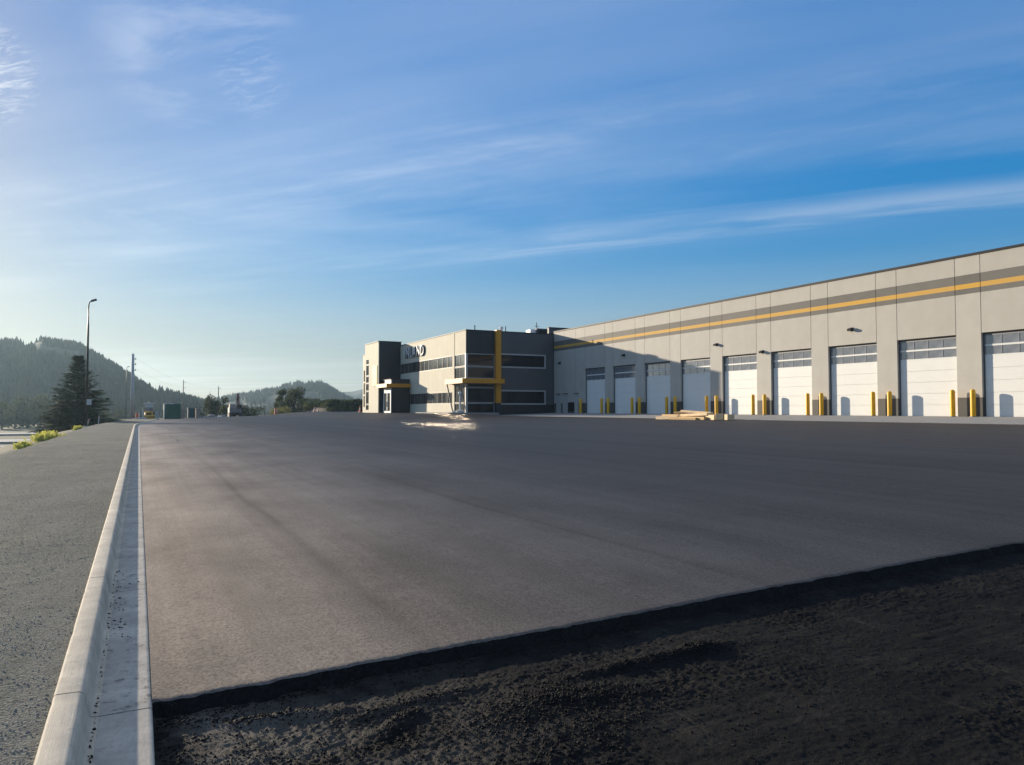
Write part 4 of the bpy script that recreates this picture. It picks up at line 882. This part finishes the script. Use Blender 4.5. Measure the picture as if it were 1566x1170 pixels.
MB().prism_x([(-3.0, 1.5), (-2.9, 2.2), (-2.45, 2.3), (-2.3, 1.9), (-2.5, 1.5)], 0.0, 0.8).build('bucket', M['black'], ex)

def rock(x, y, z, r, mat, label, group, cat='boulder'):
    bm = bmesh.new(); bmesh.ops.create_icosphere(bm, subdivisions=2, radius=r)
    for v in bm.verts:
        n = 1 + 0.35 * (fbm(np.array([v.co.x * 2 / r + x]), np.array([v.co.y * 2 / r + v.co.z * 1.7 / r + y]), 2, 5)[0] - 0.5) * 2; v.co *= n; v.co.z *= 0.72
    me = bpy.data.meshes.new('boulder'); bm.to_mesh(me); bm.free(); me.materials.append(M[mat]); o = link('boulder', me, None, (x, y, z + r * 0.4)); tag(o, label, cat, group)
g = 'boulders past the end of the yard'
rock(10.2, 137.2, -0.02, 0.55, 'rock', 'grey boulder at the left of the rubble row beyond the yard', g); rock(11.3, 137.8, 0.0, 0.75, 'rock', 'largest grey boulder in the rubble row beyond the yard', g)
rock(12.4, 136.9, 0.05, 0.5, 'whiterock', 'pale boulder at the yard edge left of the excavator', g); rock(13.2, 138.2, 0.05, 0.6, 'rock', 'grey boulder right behind the pale one', g); rock(9.3, 138.4, 0.0, 0.5, 'rock', 'small grey boulder just right of the tan box', g)
g2 = 'pale boulders at the glazed corner of the office'
rock(30.1, 72.4, 1.26, 0.34, 'whiterock', 'pale boulder at the office corner, foremost of the heap', g2); rock(30.55, 73.0, 1.27, 0.30, 'whiterock', 'pale boulder at the office corner nearest the glass', g2); rock(29.8, 73.1, 1.25, 0.26, 'whiterock', 'smallest pale boulder left in the office corner heap', g2)
wpst = thing('white_post', (30.3, 72.75, 1.28), 'slim white post with a round head under the corner canopy', 'post'); MB().tube([(0, 0, 0), (0, 0, 1.9)], 0.09, 10).build('shaft', M['white'], wpst); MB().tube([(0, 0, 1.9), (0, 0, 2.0), (0, 0, 2.16), (0, 0, 2.24)], [0.1, 0.2, 0.2, 0.08], 12).build('head', M['white'], wpst, True); MB().tube([(0, 0, -0.1), (0, 0, 0.08)], 0.2, 12).build('foot', M['white'], wpst)

def cone(x, y, z, h, label):
    t = thing('traffic_cone', (x, y, z), label, 'traffic cone', 'orange cones round the yard')
    MB().cbox(-h * 0.27, h * 0.27, -h * 0.27, h * 0.27, 0, 0.05, 0.01).build('base', M['orange'], t); MB().tube([(0, 0, 0.05), (0, 0, h)], [h * 0.19, h * 0.045], 14).build('body', M['orange'], t)
    MB().tube([(0, 0, h * 0.52), (0, 0, h * 0.7)], [h * 0.127, h * 0.099], 14).build('band', M['machwhite'], t)
def barrel(x, y, z, h, label, bands=True):
    t = thing('traffic_barrel', (x, y, z), label, 'traffic barrel', 'orange barrels round the yard')
    MB().tube([(0, 0, 0), (0, 0, 0.08)], 0.36, 14).build('base', M['black'], t); MB().tube([(0, 0, 0.06), (0, 0, h * 0.5), (0, 0, h)], [0.31, 0.28, 0.24], 16).build('body', M['orange'], t)
    for q in (0.4, 0.72) if bands else (): MB().tube([(0, 0, h * q), (0, 0, h * q + 0.13)], 0.315 - 0.06 * q, 16, cap=False).build('band', M['machwhite'], t)
barrel(-0.15, 136.4, -0.12, 1.15, 'red orange barrel at the foot of the pale utility pole', False); barrel(21.4, 134.6, 0.62, 1.2, 'orange barrel under the broad dark trees at the yard edge')
cone(27.95, 134.0, 0.82, 1.25, 'tall orange cone below the olive bush'); cone(28.6, 134.2, 0.85, 0.95, 'shorter orange cone right beside the tall one'); cone(26.9, 134.4, 0.8, 0.6, 'small orange cone left of the tall one'); cone(32.6, 121.0, 1.2, 0.95, 'orange cone standing by the far corner of the office')

# ------------------------------------------------------------------ trees
def cards(P, D, Nn, ln, w):
    """leaf-spray quads: origin P, direction D, side vector Nn"""
    n = len(P); V = np.stack([P - Nn * w[:, None] * 0.3, P + D * ln[:, None] * 0.55 - Nn * w[:, None], P + D * ln[:, None], P + D * ln[:, None] * 0.5 + Nn * w[:, None]], 1)
    F = np.arange(n * 4).reshape(n, 4); return V.reshape(-1, 3), F
def unit(a): return a / np.maximum(1e-6, np.linalg.norm(a, axis=-1, keepdims=True))
def conifer_meshes(h, rad_, levels, per, sprays, mat, seed, base=0.06, spray=0.33):
    r = np.random.default_rng(seed); P = []; Dn = []; S = []; LN = []; WD = []
    br = MB(); br.tube([(0, 0, -0.5), (0, 0, h * 0.5), (0, 0, h * 0.97)], [0.022 * h + 0.03, 0.013 * h + 0.015, 0.01], 7)
    for k in range(levels):
        t = (k + r.random() * 0.6) / levels; z = h * (base + (1 - base) * t * 0.985); R = rad_ * (1 - t) ** 0.85 * (0.82 + 0.36 * r.random()) + 0.03 * rad_
        for b in range(max(4, int(per * (1 - 0.55 * t)))):
            a = r.random() * 6.283; Rb = R * (0.6 + 0.55 * r.random()); droop = -0.12 - 0.25 * (1 - t) * r.random() + 0.45 * t
            d = np.array([math.cos(a), math.sin(a), droop])
            for s in range(sprays):
                q = (s + 0.3 + r.random() * 0.6) / sprays; p = d * Rb * q * 0.92; p[2] += z + 0.10 * Rb * q * q
                side = (r.random() - 0.5) * 1.5; dd = unit(np.array([math.cos(a + side), math.sin(a + side), droop * 0.7 + (r.random() - 0.55) * 0.5]))
                nn = unit(np.cross(dd, np.array([0, 0, 1.0])) + (r.random(3) - 0.5) * 0.9)
                P.append(p); Dn.append(dd); S.append(nn); LN.append((spray * (0.7 + 0.6 * r.random())) * max(0.35, Rb / rad_) * rad_ * 0.62); WD.append(LN[-1] * (0.16 + 0.14 * r.random()))
    V, F = cards(np.array(P), np.array(Dn), np.array(S), np.array(LN), np.array(WD))
    return br.mesh('trunk', M['bark']), np_mesh('crown', V, F, M[mat])
def tree(name, loc, meshes, label, cat, group, rz=0.0, sc=(1, 1, 1)):
    t = thing(name, loc, label, cat, group, rz); t.scale = sc
    link('trunk', meshes[0], t); link('crown', meshes[1], t); return t
big = conifer_meshes(12.6, 4.3, 54, 34, 10, 'spruce', 5, 0.04, 0.46)
tree('spruce_tree', (-7.25, 114.8, -3.6), big, 'large dark spruce standing behind the tall street lamp', 'tree', None, 0, (1.14, 1.14, 1.0))

def leafy_meshes(h, clumps, n, mat, seed, leaf=0.22):
    """clumps: (x, y, z, r). Trunk and limbs reach each clump; leaves fill the clumps unevenly"""
    r = np.random.default_rng(seed); br = MB(); br.tube([(0, 0, -0.5), (0.05, 0, h * 0.35)], [0.035 * h, 0.022 * h], 8)
    V = []; P = []; 
    tot = sum(c[3] ** 2 for c in clumps)
    for (x, y, z, R) in clumps:
        br.tube([(0.05, 0, h * 0.22), (x * 0.5, y * 0.5, h * 0.22 + (z - h * 0.22) * 0.65), (x, y, z)], [0.016 * h, 0.010 * h, 0.003 * h], 5)
        m = int(n * R * R / tot); d = unit(r.normal(size=(m, 3))); rr = R * (0.25 + 0.75 * r.random(m) ** 0.5) * (0.75 + 0.5 * vnoise(d[:, 0] * 2.3 + x + 9, d[:, 1] * 2.3 + d[:, 2] * 2 + 9, seed))
        p = d * rr[:, None]; p[:, 2] *= 0.85; P.append(p + np.array([x, y, z]))
    P = np.concatenate(P); m = len(P); D = unit(r.normal(size=(m, 3)) + np.array([0, 0, -0.3])); S = unit(np.cross(D, r.normal(size=(m, 3)))); ln = leaf * (0.6 + 0.8 * r.random(m))
    V, F = cards(P, D, S, ln, ln * 0.36); return br.mesh('trunk', M['bark']), np_mesh('crown', V, F, M[mat])
def rc(h, w, n, seed, low=0.25):
    r = random.Random(seed); out = []
    for i in range(n):
        t = r.random(); z = h * (low + (0.9 - low) * t); R = w * (1 - 0.55 * abs(t - 0.3)) * 0.5; a = r.random() * 6.283; q = r.random() ** 0.5
        out.append((math.cos(a) * R * q * 1.3, math.sin(a) * R * q * 1.3, z, w * (0.18 + 0.13 * r.random())))
    return out
def ztop(px, r, py): return EYE + (626 - py) / 1140 * r * math.cos(pix_az(px) - CA)
def at(px, r): a = pix_az(px); return r * math.sin(a), r * math.cos(a)
gt = 'broad trees beyond the yard'
def leafy(px, r, py_top, zb, w, n, seed, mat, name, label, group, cat='tree', low=0.2, leaf=0.3, nc=16):
    x, y = at(px, r); h = ztop(px, r, py_top) - zb; tree(name, (x, y, zb), leafy_meshes(h, rc(h, w, nc, seed, low), n, mat, seed, leaf), label, cat, group)
leafy(448, 162, 590, -1.2, 5.4, 5200, 21, 'leafdark', 'broadleaf_tree', 'broadest dark tree beyond the yard, left of the round hill', gt, low=0.15)
leafy(431, 166, 592, -1.2, 2.6, 2600, 22, 'leafdark', 'broadleaf_tree', 'slender dark tree touching the left side of the broadest tree', gt, low=0.12)
leafy(330, 160, 604, -2.2, 4.2, 3600, 23, 'leafdark', 'broadleaf_tree', 'dark bushy tree right of the pointed pine beyond the yard', gt, low=0.15)
px_, r_ = 321, 156; x, y = at(px_, r_)
tree('pine_tree', (x, y, -2.2), conifer_meshes(ztop(px_, r_, 597) + 2.2, 1.7, 22, 11, 5, 'leafdark', 31), 'pointed dark pine left of the bushy tree beyond the yard', 'tree', 'small conifers beyond the yard')
leafy(476, 158, 611, 0.9, 4.4, 3600, 24, 'leafolive', 'olive_bush', 'rounded yellow green bush above the orange cones', 'bushes beyond the yard', 'bush', 0.3, 0.22, 14)
leafy(350, 150, 621, -0.5, 3.4, 2000, 25, 'leafdark', 'dark_bush', 'low dark bush left of the excavator', 'bushes beyond the yard', 'bush', 0.25, 0.25, 10)
leafy(384, 152, 624, -0.2, 4.0, 2000, 26, 'leafdark', 'dark_bush', 'low dark bush right of the excavator', 'bushes beyond the yard', 'bush', 0.25, 0.25, 10)
leafy(425, 146, 626, 0.2, 3.6, 1600, 27, 'leafolive', 'olive_bush', 'low olive bush behind the orange barrel', 'bushes beyond the yard', 'bush', 0.3, 0.2, 9)
leafy(302, 150, 626, -0.6, 3.6, 1800, 28, 'leafdark', 'dark_bush', 'low dark bush behind the tan boxes', 'bushes beyond the yard', 'bush', 0.25, 0.25, 10)
small = [conifer_meshes(8.0, r, 16, 8, 4, 'pine', 40 + i) for i, r in enumerate((1.8, 1.4, 2.2))]
spots_mid = [(386, 230, 611, 'small conifer left of the pair below the round hill'), (398, 240, 613, 'middle small conifer below the round hill'), (405, 225, 609, 'small conifer right of the pair below the round hill'), (366, 260, 614, 'small conifer straight behind the excavator'), (300, 240, 612, 'small conifer behind the tan boxes'), (291, 230, 616, 'small conifer above the teal box')]
for i, (px, r, py, lab) in enumerate(spots_mid):
    x, y = at(px, r); zb = -5.0; h = ztop(px, r, py) - zb; s = h / 8.0; tree('conifer', (x, y, zb), small[i % 3], lab, 'tree', 'small conifers beyond the yard', i * 1.3, (s * 0.8, s * 0.8, s))

_ONES = ['', 'first', 'second', 'third', 'fourth', 'fifth', 'sixth', 'seventh', 'eighth', 'ninth', 'tenth', 'eleventh', 'twelfth', 'thirteenth', 'fourteenth', 'fifteenth', 'sixteenth', 'seventeenth', 'eighteenth', 'nineteenth']
def ordinal(n):
    if n < 20: return _ONES[n]
    t, o = divmod(n, 10); return {2: 'twent', 3: 'thirt', 4: 'fort', 5: 'fift'}[t] + ('ieth' if o == 0 else 'y-' + _ONES[o])
# valley trees at the foot of the left hill: individuals in front, all of them shaggy and pale with haze
valley = [leafy_meshes(9, rc(9, 6.5, 14, 60 + i, 0.15), 1500, 'leafdark', 60 + i, 0.55) for i in range(3)]
vt = [(4, 300, 618), (14, 330, 606), (24, 310, 612), (35, 345, 603), (44, 320, 615), (53, 350, 602), (63, 330, 609), (74, 300, 618), (82, 345, 604), (160, 290, 628), (170, 310, 622), (182, 300, 626)]
for i, (px, r, py) in enumerate(vt):
    x, y = at(px, r); zb = -5.2; h = ztop(px, r, py) - zb; s = h / 9.0
    o = tree('valley_tree', (x, y, zb), valley[i % 3], ordinal(i + 1) + ' hazy rounded tree from the left edge at the foot of the left hill', 'tree', 'hazy trees at the foot of the left hill', i * 2.1, (s, s, s))
    if px > 100: o['label'] = {160: 'hazy low tree closest to the right side of the big spruce', 170: 'hazy low tree midway between the big spruce and the distant thin lamp', 182: 'hazy low tree just left of the distant thin street lamp'}[px]; o['group'] = 'hazy trees right of the spruce'

# conifers standing out on the ridges
far = [conifer_meshes(8.0, r, 9, 6, 2, 'pine', 80 + i, 0.1, 0.5) for i, r in enumerate((1.7, 1.3, 2.1, 1.5))]
ridge = [(5, 525), (14, 527), (19, 521), (27, 522), (33, 526), (42, 522), (46, 519), (58, 514), (62, 517), (66, 519), (70, 520), (75, 522), (80, 523), (86, 526), (98, 523), (112, 530), (119, 529), (125, 528), (132, 537), (139, 534), (148, 548), (160, 547), (163, 553), (168, 557), (173, 561), (181, 566), (188, 571), (194, 573), (199, 572), (206, 583), (211, 581), (216, 585), (223, 583), (229, 588), (234, 590), (238, 588), (243, 593), (249, 594), (255, 593), (261, 599), (267, 602), (273, 602), (279, 604), (284, 606), (289, 600), (297, 611), (303, 603), (310, 615)]
for i, (px, py) in enumerate(ridge):
    p = samp_left(pix_az(px), 0.0); r = 800; zt = ztop(px, r, py); hgt = max(4.5, zt - p[2] + 1.0); s = hgt / 8.0
    w = s * (1.25 if s < 1 else 1.0)
    tree('ridge_conifer', (p[0], p[1], p[2] - 0.8), far[i % 4], ordinal(i + 1) + ' conifer from the left along the crest of the left hill', 'tree', 'conifers on the crest of the left hill', i * 1.7, (w, w, s))
far_count = 0
for i, px in enumerate(range(345, 552, 5)):
    if 466 < px < 500 and px != 480: continue
    far_count += 1; p = samp_mid(pix_az(px), 0.0); s = 0.65 + 0.5 * random.random()
    tree('ridge_conifer', (p[0], p[1], p[2] - 1.0), far[(i + 1) % 4], ordinal(far_count) + ' tiny conifer from the left along the crest of the far round hill', 'tree', 'conifers on the crest of the far hill', i * 1.1, (s * 1.7, s * 1.7, s))
# forest that clothes the hillsides, too many to count
def forest(samp, azr, n, seed, s0, s1, name):
    r = np.random.default_rng(seed); Vs = []; Fs = []; b = 0
    base = np.array([(math.cos(k * 1.0472), math.sin(k * 1.0472), 0) for k in range(6)]); 
    for i in range(n):
        a = azr[0] + (azr[1] - azr[0]) * r.random(); t = -0.92 + 0.93 * r.random() ** 0.8; p = samp(a, t)
        if vnoise(np.array([a * 45.0]), np.array([t * 6.0]), seed)[0] < 0.40: continue
        h = s0 + (s1 - s0) * r.random(); w = h * (0.16 + 0.14 * r.random())
        k = np.array([p + np.array([q[0] * w * (0.7 + 0.6 * r.random()), q[1] * w * (0.7 + 0.6 * r.random()), h * 0.12 - 1.0]) for q in base] + [p + np.array([0, 0, h - 1.0])]); Vs.append(k)
        Fs.append(np.array([(j, (j + 1) % 6, 6) for j in range(6)]) + b); b += 7
    return tag(link(name, np_mesh(name, np.concatenate(Vs), np.concatenate(Fs), M['pine'])), kind='stuff')
forest(samp_left, (pix_az(-350), pix_az(340)), 9000, 5, 4, 9, 'hillside_forest'); forest(samp_mid, (pix_az(300), pix_az(620)), 5000, 6, 4, 10, 'hillside_forest')

# scrub along the top of the dirt bank
def scrub():
    r = np.random.default_rng(91); n = 14000; X = 31.5 + r.random(n) * 15; Y = 137.5 + r.random(n) ** 0.7 * 11; Z = yard_z(X, Y) - 0.25 + 1.75 * sstep(29.5, 33.5, X) * sstep(137, 143, Y) + r.random(n) * 0.6 * (0.3 + 1.2 * vnoise(X * 0.8, Y * 0.8, 4)); P = np.stack([X, Y, Z], -1)
    D = unit(r.normal(size=(n, 3)) + np.array([0, 0, 0.8])); S = unit(np.cross(D, r.normal(size=(n, 3)))); ln = 0.25 + 0.3 * r.random(n); V, F = cards(P, D, S, ln, ln * 0.3)
    return tag(link('scrub', np_mesh('scrub', V, F, M['leafdark'])), kind='stuff')
scrub()
for px, py, lab in ((490, 614.5, 'white roofed shed peeping over the dirt bank beside the olive bush'), (538, 616, 'white roofed shed peeping over the dirt bank near the office')):
    x, y = at(px, 170); t = thing('shed', (x, y, -1.5), lab, 'shed', 'white sheds beyond the dirt bank'); zt = ztop(px, 170, py) + 1.5
    MB().box(-1.3, 1.3, -1, 1, 0, zt - 0.5).build('wall', M['tan'], t); MB().prism([(-1.5, zt - 0.5), (1.5, zt - 0.5), (0, zt)], -1.15, 1.15).build('roof', M['white'], t)

# weeds on the brink of the shoulder
def weed(x, y, w, h, n, seed, label):
    r = np.random.default_rng(seed); P = np.stack([r.normal(size=n) * w * 0.45, r.normal(size=n) * w * 1.3, -0.1 + 0 * r.random(n)], -1); hh = h * (0.4 + 0.8 * r.random(n))
    D = unit(np.stack([r.normal(size=n) * 0.35, r.normal(size=n) * 0.35, np.ones(n)], -1)); S = unit(np.cross(D, r.normal(size=(n, 3)))); V, F = cards(P, D, S, hh, 0.02 + 0.02 * r.random(n))
    P2 = P + D * (hh * (0.5 + 0.5 * r.random(n)))[:, None]; D2 = unit(r.normal(size=(n, 3)) + np.array([0, 0, 0.3])); S2 = unit(np.cross(D2, r.normal(size=(n, 3)))); l2 = 0.10 + 0.10 * r.random(n); V2, F2 = cards(P2, D2, S2, l2, l2 * 0.35)
    o = link('weed_clump', np_mesh('weed_clump', np.concatenate([V, V2]), np.concatenate([F, F2 + len(V)]), M['weed']), None, (x, y, float(shoulder_z(x, y)))); tag(o, label, 'weeds', 'yellow green weeds on the brink of the shoulder')
weed(-4.75, 41.5, 0.32, 0.28, 450, 1, 'smallest yellow green weed clump, nearest on the shoulder brink'); weed(-4.8, 52, 0.6, 0.5, 1000, 2, 'largest yellow green weed clump on the shoulder brink'); weed(-4.75, 76, 0.30, 0.4, 300, 3, 'weed clump on the shoulder brink beside the leaning marker post')

# barrier along the valley road
br_ = thing('road_barrier', (-140, 205, -4.85), 'low pale concrete barrier along the valley road', 'barrier')
for k in range(28): MB().prism([(-2.9, 0), (2.9, 0), (2.9, 0.95), (-2.9, 0.95)], -0.25, 0.25).build('barrier_block', M['road'], br_, loc=(-110 + k * 8, 0, 0))

# ------------------------------------------------------------------ haze
def haze():
    m = bpy.data.materials.new('haze'); m.use_nodes = True; nt = m.node_tree; nt.nodes.clear(); o = nt.nodes.new('ShaderNodeOutputMaterial'); v = nt.nodes.new('ShaderNodeVolumePrincipled')
    v.inputs['Color'].default_value = (0.55, 0.79, 1.0, 1); v.inputs['Density'].default_value = 0.000135; v.inputs['Anisotropy'].default_value = 0.5
    nt.links.new(v.outputs[0], o.inputs['Volume'])
    b = MB().box(-2600, 2600, -2600, 2600, -8, 120).build('haze', m); tag(b, kind='stuff')
haze()
